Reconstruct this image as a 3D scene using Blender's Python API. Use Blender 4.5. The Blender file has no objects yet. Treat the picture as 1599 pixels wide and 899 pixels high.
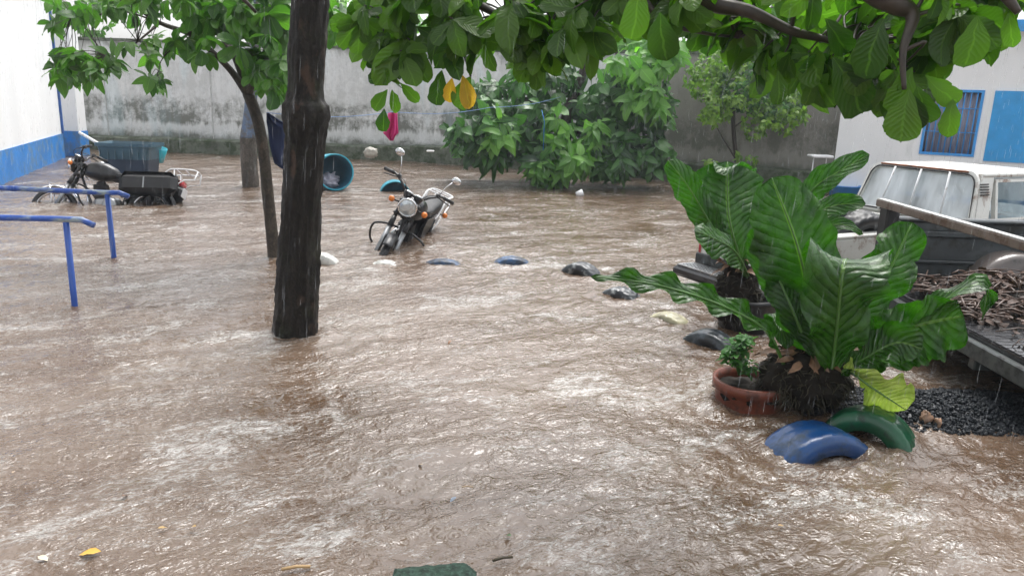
import bpy, math, random
import numpy as np
from mathutils import Vector, Matrix, Quaternion, noise as mnoise

SC = bpy.context.scene
COL = SC.collection
random.seed(7)
RNG = np.random.default_rng(11)

# ---------------------------------------------------------------- camera
F_PX, W_PX, H_PX = 1200.0, 1599.0, 899.0
CAM_H = 1.65
PITCH = math.atan((449.5 - 150.0) / F_PX)
ROLL = math.radians(2.0)
CAM = Vector((0, 0, CAM_H))
_f = Vector((0, math.cos(PITCH), -math.sin(PITCH)))
_u0 = Vector((0, math.sin(PITCH), math.cos(PITCH)))
_r0 = Vector((1, 0, 0))
_r = _r0 * math.cos(ROLL) + _u0 * math.sin(ROLL)
_u = _u0 * math.cos(ROLL) - _r0 * math.sin(ROLL)
cam_data = bpy.data.cameras.new("camera")
cam = bpy.data.objects.new("camera", cam_data)
COL.objects.link(cam)
M = Matrix((( _r.x, _u.x, -_f.x, CAM.x), (_r.y, _u.y, -_f.y, CAM.y), (_r.z, _u.z, -_f.z, CAM.z), (0, 0, 0, 1)))
cam.matrix_world = M
cam_data.sensor_width = 36.0
cam_data.lens = 36.0 * F_PX / W_PX
cam_data.clip_start = 0.05
cam_data.clip_end = 500
SC.camera = cam

# ---------------------------------------------------------------- light
SUN_EL, SUN_AZ = math.radians(66), math.radians(20)
world = bpy.data.worlds.new("World")
SC.world = world
world.use_nodes = True
wt = world.node_tree
wt.nodes.clear()
sky = wt.nodes.new("ShaderNodeTexSky")
sky.sky_type = 'NISHITA'
sky.sun_disc = False
sky.sun_elevation = SUN_EL
sky.sun_rotation = SUN_AZ
sky.air_density = 1.0
sky.dust_density = 4.0
hs = wt.nodes.new("ShaderNodeHueSaturation")
hs.inputs['Saturation'].default_value = 0.16     # overcast: nearly grey sky
bg = wt.nodes.new("ShaderNodeBackground")
bg.inputs['Strength'].default_value = 0.15
wo = wt.nodes.new("ShaderNodeOutputWorld")
wt.links.new(sky.outputs[0], hs.inputs['Color'])
wt.links.new(hs.outputs[0], bg.inputs['Color'])
wt.links.new(bg.outputs[0], wo.inputs['Surface'])
sun_data = bpy.data.lights.new("sun", 'SUN')
sun_data.energy = 0.9
sun_data.angle = math.radians(30)
sun_data.color = (1.0, 0.98, 0.95)
sun = bpy.data.objects.new("sun", sun_data)
COL.objects.link(sun)
sun.location = (0, 0, 20)
_sd = Vector((math.sin(SUN_AZ) * math.cos(SUN_EL), math.cos(SUN_AZ) * math.cos(SUN_EL), math.sin(SUN_EL)))
sun.rotation_euler = _sd.to_track_quat('Z', 'Y').to_euler()
SC.view_settings.view_transform = 'Standard'
SC.view_settings.look = 'None'
SC.view_settings.gamma = 1.0
SC.view_settings.use_curve_mapping = False
SC.view_settings.exposure = 1.22
SC.cycles.max_bounces = 7
SC.cycles.transparent_max_bounces = 16
SC.cycles.volume_bounces = 0
SC.cycles.use_denoising = True
HAZE = 0.0016

# ---------------------------------------------------------------- helpers
def ray(px, py):
    return (_f + _r * ((px - W_PX / 2) / F_PX) - _u * ((py - H_PX / 2) / F_PX))

def G(px, py, z=0.0):
    """point of the horizontal plane z seen at that pixel"""
    d = ray(px, py)
    t = (z - CAM_H) / d.z
    return CAM + d * t

def P(px, py, Y):
    """point seen at that pixel that lies Y metres ahead"""
    d = ray(px, py)
    return CAM + d * (Y / d.y)

def PX(px, py, Y, n):
    d = ray(px, py) * (Y / ray(px, py).y)
    return n / F_PX * d.dot(_f)

def sp(v, k=1.0):
    return max(v, 0) ** k

class MB:
    def __init__(s):
        s.v, s.f, s.m, s.s = [], [], [], []
    def add(s, verts, faces, mi=0, smooth=True):
        o = len(s.v)
        s.v.extend([tuple(v) for v in verts])
        for f in faces:
            s.f.append(tuple(i + o for i in f)); s.m.append(mi); s.s.append(smooth)
        return s
    def box(s, c, size, R=None, mi=0, taper=1.0, bev=0.0):
        hx, hy, hz = size[0] / 2, size[1] / 2, size[2] / 2
        c = Vector(c); b = min(bev, hx * .9, hy * .9, hz * .9)
        if b <= 0:
            vs = [(x * hx * (taper if z > 0 else 1), y * hy * (taper if z > 0 else 1), z * hz) for z in (-1, 1) for y in (-1, 1) for x in (-1, 1)]
            fs = [(0, 2, 3, 1), (4, 5, 7, 6), (0, 1, 5, 4), (2, 6, 7, 3), (0, 4, 6, 2), (1, 3, 7, 5)]
            vs = [Vector(v) for v in vs]
            if R: vs = [R @ v for v in vs]
            return s.add([v + c for v in vs], fs, mi, False)
        rings = []
        def rr(z, ix, iy):
            x, y = hx - ix, hy - iy
            pts = []
            q = b * .9
            for sx, sy in ((1, 1), (-1, 1), (-1, -1), (1, -1)):
                a = (sx * x, sy * (y - q)); d = (sx * (x - q), sy * y)
                pts += [a, d] if sx * sy > 0 else [d, a]
            return [Vector((p[0], p[1], z)) for p in pts]
        rings = [rr(-hz, b, b), rr(-hz + b, 0, 0), rr(hz - b, 0, 0), rr(hz, b, b)]
        if taper != 1.0:
            for r_ in rings[2:]:
                for p in r_: p.x *= taper; p.y *= taper
        if R: rings = [[R @ p for p in r_] for r_ in rings]
        return s.loft([[p + c for p in r_] for r_ in rings], mi, cap=True, smooth=False)
    def loft(s, rings, mi=0, cap=True, close=True, smooth=True, flip=False):
        n = len(rings[0]); vs = [p for r_ in rings for p in r_]; fs = []
        for i in range(len(rings) - 1):
            for j in range(n if close else n - 1):
                a, b = i * n + j, i * n + (j + 1) % n
                q = (a, b, b + n, a + n)
                fs.append(q[::-1] if flip else q)
        if cap and close:
            fs.append(tuple(range(n))[::-1] if not flip else tuple(range(n)))
            e = (len(rings) - 1) * n
            fs.append(tuple(range(e, e + n)) if not flip else tuple(range(e, e + n))[::-1])
        return s.add(vs, fs, mi, smooth)
    def tube(s, pts, rad, n=8, mi=0, cap=True, squash=None):
        pts = [Vector(p) for p in pts]
        if not isinstance(rad, (list, tuple)): rad = [rad] * len(pts)
        t0 = (pts[1] - pts[0]).normalized()
        ref = Vector((0, 0, 1)) if abs(t0.z) < .9 else Vector((1, 0, 0))
        nrm = t0.cross(ref).normalized(); rings = []
        for i, p in enumerate(pts):
            if i == 0: t = t0
            elif i == len(pts) - 1: t = (pts[-1] - pts[-2]).normalized()
            else:
                t = (pts[i + 1] - pts[i - 1])
                t = t.normalized() if t.length > 1e-9 else t0
            nrm = (nrm - t * nrm.dot(t))
            nrm = nrm.normalized() if nrm.length > 1e-6 else t.orthogonal().normalized()
            bn = t.cross(nrm)
            rings.append([p + (nrm * math.cos(2 * math.pi * k / n) + bn * math.sin(2 * math.pi * k / n)) * rad[i] for k in range(n)])
        return s.loft(rings, mi, cap)
    def lathe(s, prof, c, axis, n=24, mi=0, cap=False, smooth=True):
        axis = Vector(axis).normalized(); a = axis.orthogonal().normalized(); b = axis.cross(a); c = Vector(c)
        rings = [[c + axis * h + (a * math.cos(2 * math.pi * k / n) + b * math.sin(2 * math.pi * k / n)) * r for k in range(n)] for r, h in prof]
        return s.loft(rings, mi, cap, smooth=smooth)
    def ell(s, c, rad, R=None, mi=0, n=16, m=10, lump=0, ls=3.0, seed=0):
        rings = []; c = Vector(c)
        for i in range(m + 1):
            th = math.pi * i / m; th = min(max(th, .02), math.pi - .02)
            ring = []
            for k in range(n):
                ph = 2 * math.pi * k / n
                d = Vector((math.sin(th) * math.cos(ph), math.sin(th) * math.sin(ph), math.cos(th)))
                q = 1 + (lump * mnoise.noise(d * ls + Vector((seed, seed * .7, 0))) if lump else 0)
                v = Vector((d.x * rad[0], d.y * rad[1], d.z * rad[2])) * q
                ring.append(c + ((R @ v) if R else v))
            rings.append(ring)
        return s.loft(rings, mi, True, flip=True)
    def prism(s, outline, mp, h, mi=0, smooth=False):
        """outline: 2D; mp(u,v,w)->3D; extruded from w=0 to w=h"""
        a = [mp(u, v, 0) for u, v in outline]; b = [mp(u, v, h) for u, v in outline]
        return s.loft([a, b], mi, True, smooth=smooth)
    def build(s, name, mats, parent=None, fix=True):
        me = bpy.data.meshes.new(name)
        me.from_pydata(s.v, [], s.f)
        mats = mats if isinstance(mats, (list, tuple)) else [mats]
        for m_ in mats: me.materials.append(m_)
        me.polygons.foreach_set('material_index', s.m)
        me.polygons.foreach_set('use_smooth', s.s)
        me.update()
        o = bpy.data.objects.new(name, me); COL.objects.link(o)
        if parent: o.parent = parent
        return o

def np_obj(name, verts, faces, mat_, parent=None, uv=None, smooth=True):
    verts = np.asarray(verts, dtype=np.float32); faces = np.asarray(faces, dtype=np.int32)
    me = bpy.data.meshes.new(name)
    me.vertices.add(len(verts)); me.vertices.foreach_set('co', verts.ravel())
    k = faces.shape[1]
    me.loops.add(faces.size); me.loops.foreach_set('vertex_index', faces.ravel())
    me.polygons.add(len(faces))
    me.polygons.foreach_set('loop_start', np.arange(0, faces.size, k, dtype=np.int32))
    me.polygons.foreach_set('loop_total', np.full(len(faces), k, dtype=np.int32))
    me.polygons.foreach_set('use_smooth', np.full(len(faces), smooth, dtype=bool))
    if uv is not None:
        l = me.uv_layers.new(name="UVMap")
        l.data.foreach_set('uv', np.asarray(uv, dtype=np.float32)[faces.ravel()].ravel())
    me.materials.append(mat_)
    me.update(calc_edges=True); me.validate()
    o = bpy.data.objects.new(name, me); COL.objects.link(o)
    if parent: o.parent = parent
    return o

def tag(o, label, cat, group=None):
    o['label'] = label; o['category'] = cat
    if group: o['group'] = group
    return o
def thing(name, label, cat, loc=(0, 0, 0), group=None, R=None):
    o = bpy.data.objects.new(name, None); COL.objects.link(o)
    o.empty_display_size = .1
    if R is not None: o.matrix_world = Matrix.Translation(Vector(loc)) @ R.to_4x4()
    else: o.location = loc
    return tag(o, label, cat, group)
def place(o):   # parent-less things whose parts are given in world coordinates
    return o
def worldparts(name, label, cat, base, group=None):
    """Empty at the thing's base; returns it and a function that parents world-space parts to it"""
    t = thing(name, label, cat, base, group)
    inv = Matrix.Translation(-Vector(base))
    def adopt(o, par=None):
        o.parent = par or t
        if par is None: o.matrix_parent_inverse = inv
        return o
    return t, adopt

# ---------------------------------------------------------------- materials
def newmat(name):
    m = bpy.data.materials.new(name); m.use_nodes = True
    nt = m.node_tree; b = nt.nodes['Principled BSDF']
    return m, nt, b
def nnode(nt, t, **kw):
    n = nt.nodes.new(t)
    for k, v in kw.items():
        if k in n.inputs: n.inputs[k].default_value = v
        else: setattr(n, k, v)
    return n
def ramp(nt, fac, stops, interp='LINEAR'):
    r = nt.nodes.new('ShaderNodeValToRGB'); r.color_ramp.interpolation = interp
    e = r.color_ramp.elements
    while len(e) < len(stops): e.new(.5)
    for i, (p, c) in enumerate(stops):
        e[i].position = p; e[i].color = (c[0], c[1], c[2], 1) if isinstance(c, (tuple, list)) else (c, c, c, 1)
    nt.links.new(fac, r.inputs[0]); return r.outputs[0]
def mixc(nt, fac, a, b, mode='MIX'):
    n = nt.nodes.new('ShaderNodeMix'); n.data_type = 'RGBA'; n.blend_type = mode
    for sock, v in ((n.inputs[0], fac), (n.inputs[6], a), (n.inputs[7], b)):
        if isinstance(v, bpy.types.NodeSocket): nt.links.new(v, sock)
        elif isinstance(v, (tuple, list)): sock.default_value = (v[0], v[1], v[2], 1)
        else: sock.default_value = v
    return n.outputs[2]
def mathn(nt, op, a, b=None, clamp=False):
    n = nt.nodes.new('ShaderNodeMath'); n.operation = op; n.use_clamp = clamp
    for i, v in enumerate((a, b)):
        if v is None: continue
        if isinstance(v, bpy.types.NodeSocket): nt.links.new(v, n.inputs[i])
        else: n.inputs[i].default_value = v
    return n.outputs[0]
def coords(nt, scale=(1, 1, 1), kind='Object', rot=(0, 0, 0)):
    tc = nt.nodes.new('ShaderNodeTexCoord'); mp = nt.nodes.new('ShaderNodeMapping')
    mp.inputs['Rotation'].default_value = rot
    m2 = nt.nodes.new('ShaderNodeMapping'); m2.inputs['Scale'].default_value = scale
    nt.links.new(tc.outputs[kind], mp.inputs[0]); nt.links.new(mp.outputs[0], m2.inputs[0]); return m2.outputs[0]
def noisen(nt, vec, scale, detail=4, rough=.55, dist=0.0):
    n = nt.nodes.new('ShaderNodeTexNoise'); n.inputs['Scale'].default_value = scale
    n.inputs['Detail'].default_value = detail; n.inputs['Roughness'].default_value = rough
    n.inputs['Distortion'].default_value = dist
    nt.links.new(vec, n.inputs['Vector']); return n.outputs[0]
def bumpn(nt, b, h, strength=.3, dist=.01, prev=None):
    n = nt.nodes.new('ShaderNodeBump'); n.inputs['Strength'].default_value = strength; n.inputs['Distance'].default_value = dist
    nt.links.new(h, n.inputs['Height'])
    if prev: nt.links.new(prev, n.inputs['Normal'])
    if b: nt.links.new(n.outputs[0], b.inputs['Normal'])
    return n.outputs[0]
_MC = {}
def mat(name, col, rough=.5, metal=0.0, var=.25, vs=6.0, bump=.15, bs=60.0, coat=0.0, dirt=None, dirt_amt=.5, ds=9.0, spec=.5, cscale=(1, 1, 1)):
    if name in _MC: return _MC[name]
    m, nt, b = newmat(name)
    v = coords(nt, cscale)
    n1 = noisen(nt, v, vs, 5)
    c = ramp(nt, n1, [(.3, tuple(max(0, x * (1 - var)) for x in col)), (.7, tuple(min(1, x * (1 + var)) for x in col))])
    if dirt:
        n2 = noisen(nt, v, ds, 8, .7)
        msk = ramp(nt, n2, [(.62 - dirt_amt * .3, 0), (.72 - dirt_amt * .22, 1)])
        c = mixc(nt, msk, c, dirt)
        r = mathn(nt, 'MULTIPLY_ADD', msk, .3); r.node.inputs[2].default_value = rough
        nt.links.new(r, b.inputs['Roughness'])
    else:
        b.inputs['Roughness'].default_value = rough
    nt.links.new(c, b.inputs['Base Color'])
    b.inputs['Metallic'].default_value = metal
    b.inputs['Coat Weight'].default_value = coat; b.inputs['Coat Roughness'].default_value = .12
    b.inputs['Specular IOR Level'].default_value = spec
    if bump: bumpn(nt, b, noisen(nt, v, bs, 4), bump, .004)
    _MC[name] = m
    return m
# ---------------------------------------------------------------- setting materials
def water_material():
    m, nt, b = newmat('muddy_flood_water')
    v = coords(nt, (1, 1, 1), rot=(0, 0, math.radians(-12)))
    # silt clouds carried by the flow
    big = noisen(nt, coords(nt, (.55, 1.3, 1), rot=(0, 0, math.radians(-14))), 1.1, 5, .6, .6)
    col = ramp(nt, big, [(.32, (.088, .053, .031)), (.5, (.128, .084, .056)), (.68, (.175, .130, .098))])
    # torn pale streaks: rain-churned froth plus sky glints painted into the colour
    vs = coords(nt, (1.0, 1.7, 1), rot=(0, 0, math.radians(-27)))
    f1 = noisen(nt, vs, 1.3, 4, .6, .8)
    f2 = noisen(nt, vs, 8.0, 8, .74, 2.2)
    f3 = noisen(nt, vs, 34.0, 4, .7, 1.5)
    s = mathn(nt, 'ADD', mathn(nt, 'MULTIPLY', f1, 1.1), mathn(nt, 'ADD', mathn(nt, 'MULTIPLY', f2, 1.0), mathn(nt, 'MULTIPLY', f3, .7)))
    froth_glint = ramp(nt, s, [(0.0, 0), (1.0, 1)])
    mr = nt.nodes.new('ShaderNodeMapRange'); mr.interpolation_type = 'SMOOTHSTEP'
    mr.inputs[1].default_value = 1.42; mr.inputs[2].default_value = 1.70; mr.inputs[4].default_value = .55
    nt.links.new(s, mr.inputs[0]); froth_glint = mr.outputs[0]
    c = mixc(nt, froth_glint, col, (.52, .52, .50))
    nt.links.new(c, b.inputs['Base Color'])
    r = mathn(nt, 'MULTIPLY_ADD', froth_glint, .35); r.node.inputs[2].default_value = .085
    nt.links.new(r, b.inputs['Roughness'])
    b.inputs['IOR'].default_value = 1.45
    b.inputs['Specular IOR Level'].default_value = .8
    h1 = noisen(nt, vs, 12.0, 3, .55, 1.2)
    h2 = noisen(nt, v, 36.0, 2, .5, .5)
    calm = ramp(nt, noisen(nt, coords(nt, (.7, 1.6, 1), rot=(0, 0, math.radians(-34))), 1.7, 4, .6, 1.0), [(.36, .28), (.62, 1)])
    p1 = bumpn(nt, None, mathn(nt, 'MULTIPLY', h1, calm), 1.0, .020)
    p2 = bumpn(nt, None, mathn(nt, 'MULTIPLY', h2, calm), 1.0, .006, p1)
    # little rings where drops land
    vo = nt.nodes.new('ShaderNodeTexVoronoi'); vo.inputs['Scale'].default_value = 9
    nt.links.new(v, vo.inputs['Vector'])
    w = mathn(nt, 'SINE', mathn(nt, 'MULTIPLY', vo.outputs['Distance'], 34.0))
    fade = mathn(nt, 'SUBTRACT', 1.0, mathn(nt, 'MULTIPLY', vo.outputs['Distance'], 2.2), True)
    bumpn(nt, b, mathn(nt, 'MULTIPLY', w, fade), .4, .005, p2)
    return m

def wall_material(name, base, stains, moss_h, dark=0.0, tint=None):
    """weathered rendered wall: blotches, runs, algae at the foot, all of irregular shape of their own"""
    m, nt, b = newmat(name)
    v = coords(nt)
    vr = coords(nt, (1, 1, .22))
    n1 = noisen(nt, v, 1.6, 7, .65, .5)
    n2 = noisen(nt, vr, 5.0, 6, .65, .3)
    n3 = noisen(nt, v, 11, 6, .7)
    c = ramp(nt, n1, [(.3, tuple(x * .8 for x in base)), (.65, base)])
    blot = mathn(nt, 'ADD', mathn(nt, 'MULTIPLY', n1, .55), mathn(nt, 'ADD', mathn(nt, 'MULTIPLY', n2, .3), mathn(nt, 'MULTIPLY', n3, .25)))
    sep = nt.nodes.new('ShaderNodeSeparateXYZ'); nt.links.new(coords(nt), sep.inputs[0])
    z = sep.outputs[2]
    zw = mathn(nt, 'ADD', z, mathn(nt, 'MULTIPLY', mathn(nt, 'SUBTRACT', n2, .5), .55))
    band = ramp(nt, mathn(nt, 'MULTIPLY', zw, .3), [(0.0, 1), (.13, 1), (.17, .1), (.2, 0), (.23, .95), (.37, .9), (.42, .12), (.72, .1), (.8, .85)])
    msk = mathn(nt, 'MULTIPLY', ramp(nt, blot, [(.465, 0), (.60, 1)]), mathn(nt, 'ADD', mathn(nt, 'MULTIPLY', band, .75), .28), True)
    c = mixc(nt, mathn(nt, 'MULTIPLY', msk, stains), c, (.135, .14, .115))
    if tint:
        x = sep.outputs[0]
        tm = mathn(nt, 'MULTIPLY', ramp(nt, noisen(nt, vr, 1.4, 3), [(.58, 0), (.66, 1)]), .22)
        c = mixc(nt, tm, c, tint)
    moss = ramp(nt, mathn(nt, 'ADD', zw, mathn(nt, 'MULTIPLY', n3, .25)), [(moss_h * .8, 1), (moss_h * 1.15, 0)])
    c = mixc(nt, mathn(nt, 'MULTIPLY', moss, .8), c, (.07, .08, .05))
    nt.links.new(c, b.inputs['Base Color'])
    b.inputs['Roughness'].default_value = .72
    bumpn(nt, b, noisen(nt, v, 40, 6, .7), .4, .01)
    return m

def leaf_material(name, dark, light, trans=.35, rough=.28, vs=3.0, odd=None, odd_amt=.03):
    m, nt, b = newmat(name)
    uvn = nt.nodes.new('ShaderNodeUVMap'); uvn.uv_map = 'UVMap'
    sp_ = nt.nodes.new('ShaderNodeSeparateXYZ'); nt.links.new(uvn.outputs[0], sp_.inputs[0])
    au = mathn(nt, 'ABSOLUTE', sp_.outputs[1])
    ph = mathn(nt, 'SUBTRACT', mathn(nt, 'MULTIPLY', sp_.outputs[0], 9.0), mathn(nt, 'MULTIPLY', au, 3.0))
    lat = mathn(nt, 'ABSOLUTE', mathn(nt, 'SINE', mathn(nt, 'MULTIPLY', ph, 3.1416)))
    veins = mathn(nt, 'MAXIMUM', ramp(nt, lat, [(0, .35), (.14, 0)]), ramp(nt, au, [(0, .9), (.05, .8), (.10, 0)]))
    geo = nt.nodes.new('ShaderNodeNewGeometry')
    isl = geo.outputs['Random Per Island']
    n = noisen(nt, coords(nt), vs, 4)
    f = mathn(nt, 'ADD', mathn(nt, 'MULTIPLY', isl, .75), mathn(nt, 'MULTIPLY', n, .4))
    c = ramp(nt, f, [(.1, dark), (.95, light)])
    if odd:
        o = ramp(nt, isl, [(1 - odd_amt - .002, 0), (1 - odd_amt, 1)], 'LINEAR')
        c = mixc(nt, o, c, odd)
    c = mixc(nt, mathn(nt, 'MULTIPLY', veins, .32), c, tuple(min(1, x * 1.7 + .02) for x in light))
    blem = noisen(nt, coords(nt), 28, 5, .7)
    c = mixc(nt, ramp(nt, blem, [(.66, 0), (.74, .55)]), c, (.12, .09, .02))
    nt.links.new(c, b.inputs['Base Color'])
    b.inputs['Roughness'].default_value = rough
    b.inputs['Specular IOR Level'].default_value = .5
    p1 = bumpn(nt, None, lat, .5, .004)
    bumpn(nt, b, noisen(nt, coords(nt), 60, 3), .35, .004, p1)
    tr = nt.nodes.new('ShaderNodeBsdfTranslucent')
    c2 = mixc(nt, 1.0, c, (1.0, 1.35, .45), 'MULTIPLY')
    c2 = mixc(nt, 1.0, c2, (1.6, 1.6, 1.6), 'MULTIPLY')
    nt.links.new(c2, tr.inputs[0])
    mx = nt.nodes.new('ShaderNodeMixShader'); mx.inputs[0].default_value = trans
    out = nt.nodes['Material Output']
    nt.links.new(b.outputs[0], mx.inputs[1]); nt.links.new(tr.outputs[0], mx.inputs[2]); nt.links.new(mx.outputs[0], out.inputs[0])
    return m

def bark_material(name, dark, light, scar=None, amt=.15):
    m, nt, b = newmat(name)
    v = coords(nt, (1, 1, .62))
    n = noisen(nt, v, 24, 9, .75, 1.2)
    c = ramp(nt, n, [(.38, dark), (.66, light)])
    c = mixc(nt, ramp(nt, noisen(nt, coords(nt), 3.5, 6, .7), [(.4, 0), (.62, .75)]), c, tuple(x * .55 for x in dark))
    if scar:
        s = noisen(nt, coords(nt, (1, 1, .55)), 5, 5, .6)
        c = mixc(nt, ramp(nt, s, [(.68 - amt * .3, 0), (.74 - amt * .3, .75)]), c, scar)
    lich = noisen(nt, coords(nt), 60, 3)
    c = mixc(nt, ramp(nt, lich, [(.66, 0), (.74, .4)]), c, tuple(min(1, x * 2.2 + .02) for x in light))
    ms = noisen(nt, coords(nt, (1, 1, .7)), 6, 6, .7)
    c = mixc(nt, ramp(nt, ms, [(.55, 0), (.66, .5)]), c, (.030, .036, .016))
    nt.links.new(c, b.inputs['Base Color'])
    b.inputs['Roughness'].default_value = .55; b.inputs['Specular IOR Level'].default_value = .3
    p = bumpn(nt, None, n, .9, .02)
    bumpn(nt, b, noisen(nt, coords(nt, (1, 1, .6)), 110, 4), .4, .005, p)
    return m

M_white_wall = mat('white_wall_paint', (.87, .88, .88), .6, var=.05, vs=1.2, bump=.2, bs=35, dirt=(.7, .72, .70), dirt_amt=.1, ds=1.7, cscale=(1, 1, .3))
M_blue_wall = mat('blue_wall_paint', (.025, .22, .62), .45, var=.18, vs=2, bump=.25, bs=30, dirt=(.09, .20, .36), dirt_amt=.55, ds=4)
M_blue_dark = mat('dark_blue_trim', (.02, .1, .35), .5)
M_wallL = wall_material('stained_white_wall', (.86, .87, .86), .95, .5, tint=(.45, .65, .7))
M_wallR = wall_material('grimy_grey_wall', (.36, .34, .31), .9, .55)
M_plinth = mat('mossy_concrete', (.12, .135, .10), .6, var=.4, vs=3, bump=.6, bs=22, dirt=(.045, .065, .03), dirt_amt=.6, ds=4)

# ---------------------------------------------------------------- structure: ground, water
def struct(o):
    o['kind'] = 'structure'; return o

gm = mat('wet_earth', (.13, .09, .06), .6, var=.3, vs=2, bump=.5)
g = MB(); g.box((0, 10, -.75), (400, 400, .4)); struct(g.build('ground', gm))

def pn(x, y, seed):
    """2-D gradient noise, vectorised"""
    xi = np.floor(x).astype(np.int64); yi = np.floor(y).astype(np.int64)
    xf = x - xi; yf = y - yi
    def gr(ix, iy):
        h = (ix * 374761393 + iy * 668265263 + seed * 974711) & 0x7fffffff
        h = ((h ^ (h >> 13)) * 1274126177) & 0x7fffffff
        h = (h ^ (h >> 16)) & 0xffff
        a = h * (2 * np.pi / 65536.0)
        return np.cos(a), np.sin(a)
    def dt(ix, iy, dx, dy):
        gx, gy = gr(ix, iy); return gx * dx + gy * dy
    u = xf * xf * xf * (xf * (xf * 6 - 15) + 10); w = yf * yf * yf * (yf * (yf * 6 - 15) + 10)
    a = dt(xi, yi, xf, yf); b = dt(xi + 1, yi, xf - 1, yf); c = dt(xi, yi + 1, xf, yf - 1); d = dt(xi + 1, yi + 1, xf - 1, yf - 1)
    return (a + u * (b - a)) * (1 - w) + (c + u * (d - c)) * w

# things standing in the current: the water piles up around them (x, y, radius)
WAKES = []
def build_water():
    nu, nv = 1000, 760
    u = np.linspace(-1.15, 1.15, nu)
    k = np.linspace(0, math.log(23.0), nv)
    y = -3 + np.exp(k)
    U, Y = np.meshgrid(u, y)
    X = U * (Y + 2.6)
    ca, sa = math.cos(math.radians(24)), math.sin(math.radians(24))
    xr = X * ca + Y * sa; yr = -X * sa + Y * ca
    wx = pn(xr * .9, yr * .9, 3) * .5; wy = pn(xr * .9 + 9, yr * .9, 4) * .5
    Z = .016 * pn(xr * .7 + wx, yr * 1.1 + wy, 5)
    Z += .016 * pn(xr * 2.0 + wx, yr * 3.6 + wy, 6)
    rid = 1 - np.abs(pn(xr * 4.2 + wx * 3, yr * 8.5 + wy * 3, 7)) * 2
    Z += .010 * rid
    rid2 = 1 - np.abs(pn(xr * 9.5 + wx * 4, yr * 17 + wy * 4, 8)) * 2
    Z += .0055 * rid2
    Z += .0034 * pn(xr * 17, yr * 26, 9)
    Z -= .012
    for (cx, cy, r) in WAKES:
        d2 = (X - cx) ** 2 + (Y - cy) ** 2
        d = np.sqrt(d2)
        Z += .012 * np.exp(-((d - r) / (.10)) ** 2) * (1 + 1.2 * pn(X * 12, Y * 12, 12))
        Z += .007 * np.sin(d * 34) * np.exp(-np.maximum(d - r, 0) * 3.2) * (d > r * .5)
    V = np.stack([X, Y, Z], -1).reshape(-1, 3)
    i = np.arange(nv - 1)[:, None] * nu + np.arange(nu - 1)[None, :]
    Fq = np.stack([i, i + 1, i + 1 + nu, i + nu], -1).reshape(-1, 4)
    o = np_obj('water', V, Fq, water_material())
    struct(o)

# ---------------------------------------------------------------- left building
L0 = G(0, 289); L1 = G(101, 246)
dL = (L1 - L0).normalized()
nL = Vector((dL.y, -dL.x, 0))            # faces the yard
A0 = L0 - dL * 9; A1 = L1
HB = 4.2
t, ad = worldparts('white_building', 'white building with a blue painted dado at the left edge of the yard', 'building', L1)
def slab(p, q, z0, z1, th, n):
    m = MB(); p = Vector((p.x, p.y, 0)); q = Vector((q.x, q.y, 0)); b = n * -th
    m.loft([[p + Vector((0, 0, z0)), q + Vector((0, 0, z0)), q + b + Vector((0, 0, z0)), p + b + Vector((0, 0, z0))],
            [p + Vector((0, 0, z1)), q + Vector((0, 0, z1)), q + b + Vector((0, 0, z1)), p + b + Vector((0, 0, z1))]], smooth=False)
    return m
hz = G(101, 246).z
band_h = .52
m = MB()
back = -nL * 7
pts = [A0, A1, A1 + back, A0 + back]
m.loft([[p + Vector((0, 0, band_h)) for p in pts], [p + Vector((0, 0, HB)) for p in pts]], smooth=False)
ad(m.build('wall', M_white_wall))
m = MB()
q = nL * .012
pts2 = [A0 + q, A1 + q + dL * .012, A1 + back + dL * .012, A0 + back]
m.loft([[p + Vector((0, 0, -.5)) for p in pts2], [p + Vector((0, 0, band_h)) for p in pts2]], smooth=False)
ad(m.build('dado', M_blue_wall))
m = MB()
e0 = A1 + q * 1.5
m.box(e0 + Vector((0, 0, band_h + (HB - band_h) / 2)) - dL * .03, (.05, .07, HB - band_h), Matrix.Rotation(math.atan2(dL.y, dL.x) + math.pi / 2, 3, 'Z'))
ad(m.build('corner_strip', M_blue_dark))
m = MB()
pr = [A0 + nL * .35 - dL * .3, A1 + nL * .35 + dL * .35, A1 + back + dL * .35, A0 + back - dL * .3]
m.loft([[p + Vector((0, 0, HB)) for p in pr], [p + Vector((0, 0, HB + .15)) for p in pr]], smooth=False)
ad(m.build('roof', mat('roof_sheet', (.35, .36, .37), .5)))
# pillar beyond the corner
pb = G(114, 244)
t, ad = worldparts('pillar', 'narrow white pillar with a blue foot between the left building and the stained wall', 'pillar', pb)
m = MB(); m.box(pb + Vector((0, .2, 1.85 + .55 - .05)), (.34, .34, 3.6), bev=.01); ad(m.build('shaft', M_white_wall))
m = MB(); m.box(pb + Vector((0, .2, .04)), (.37, .37, 1.02), bev=.008); ad(m.build('foot', M_blue_wall))

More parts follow.
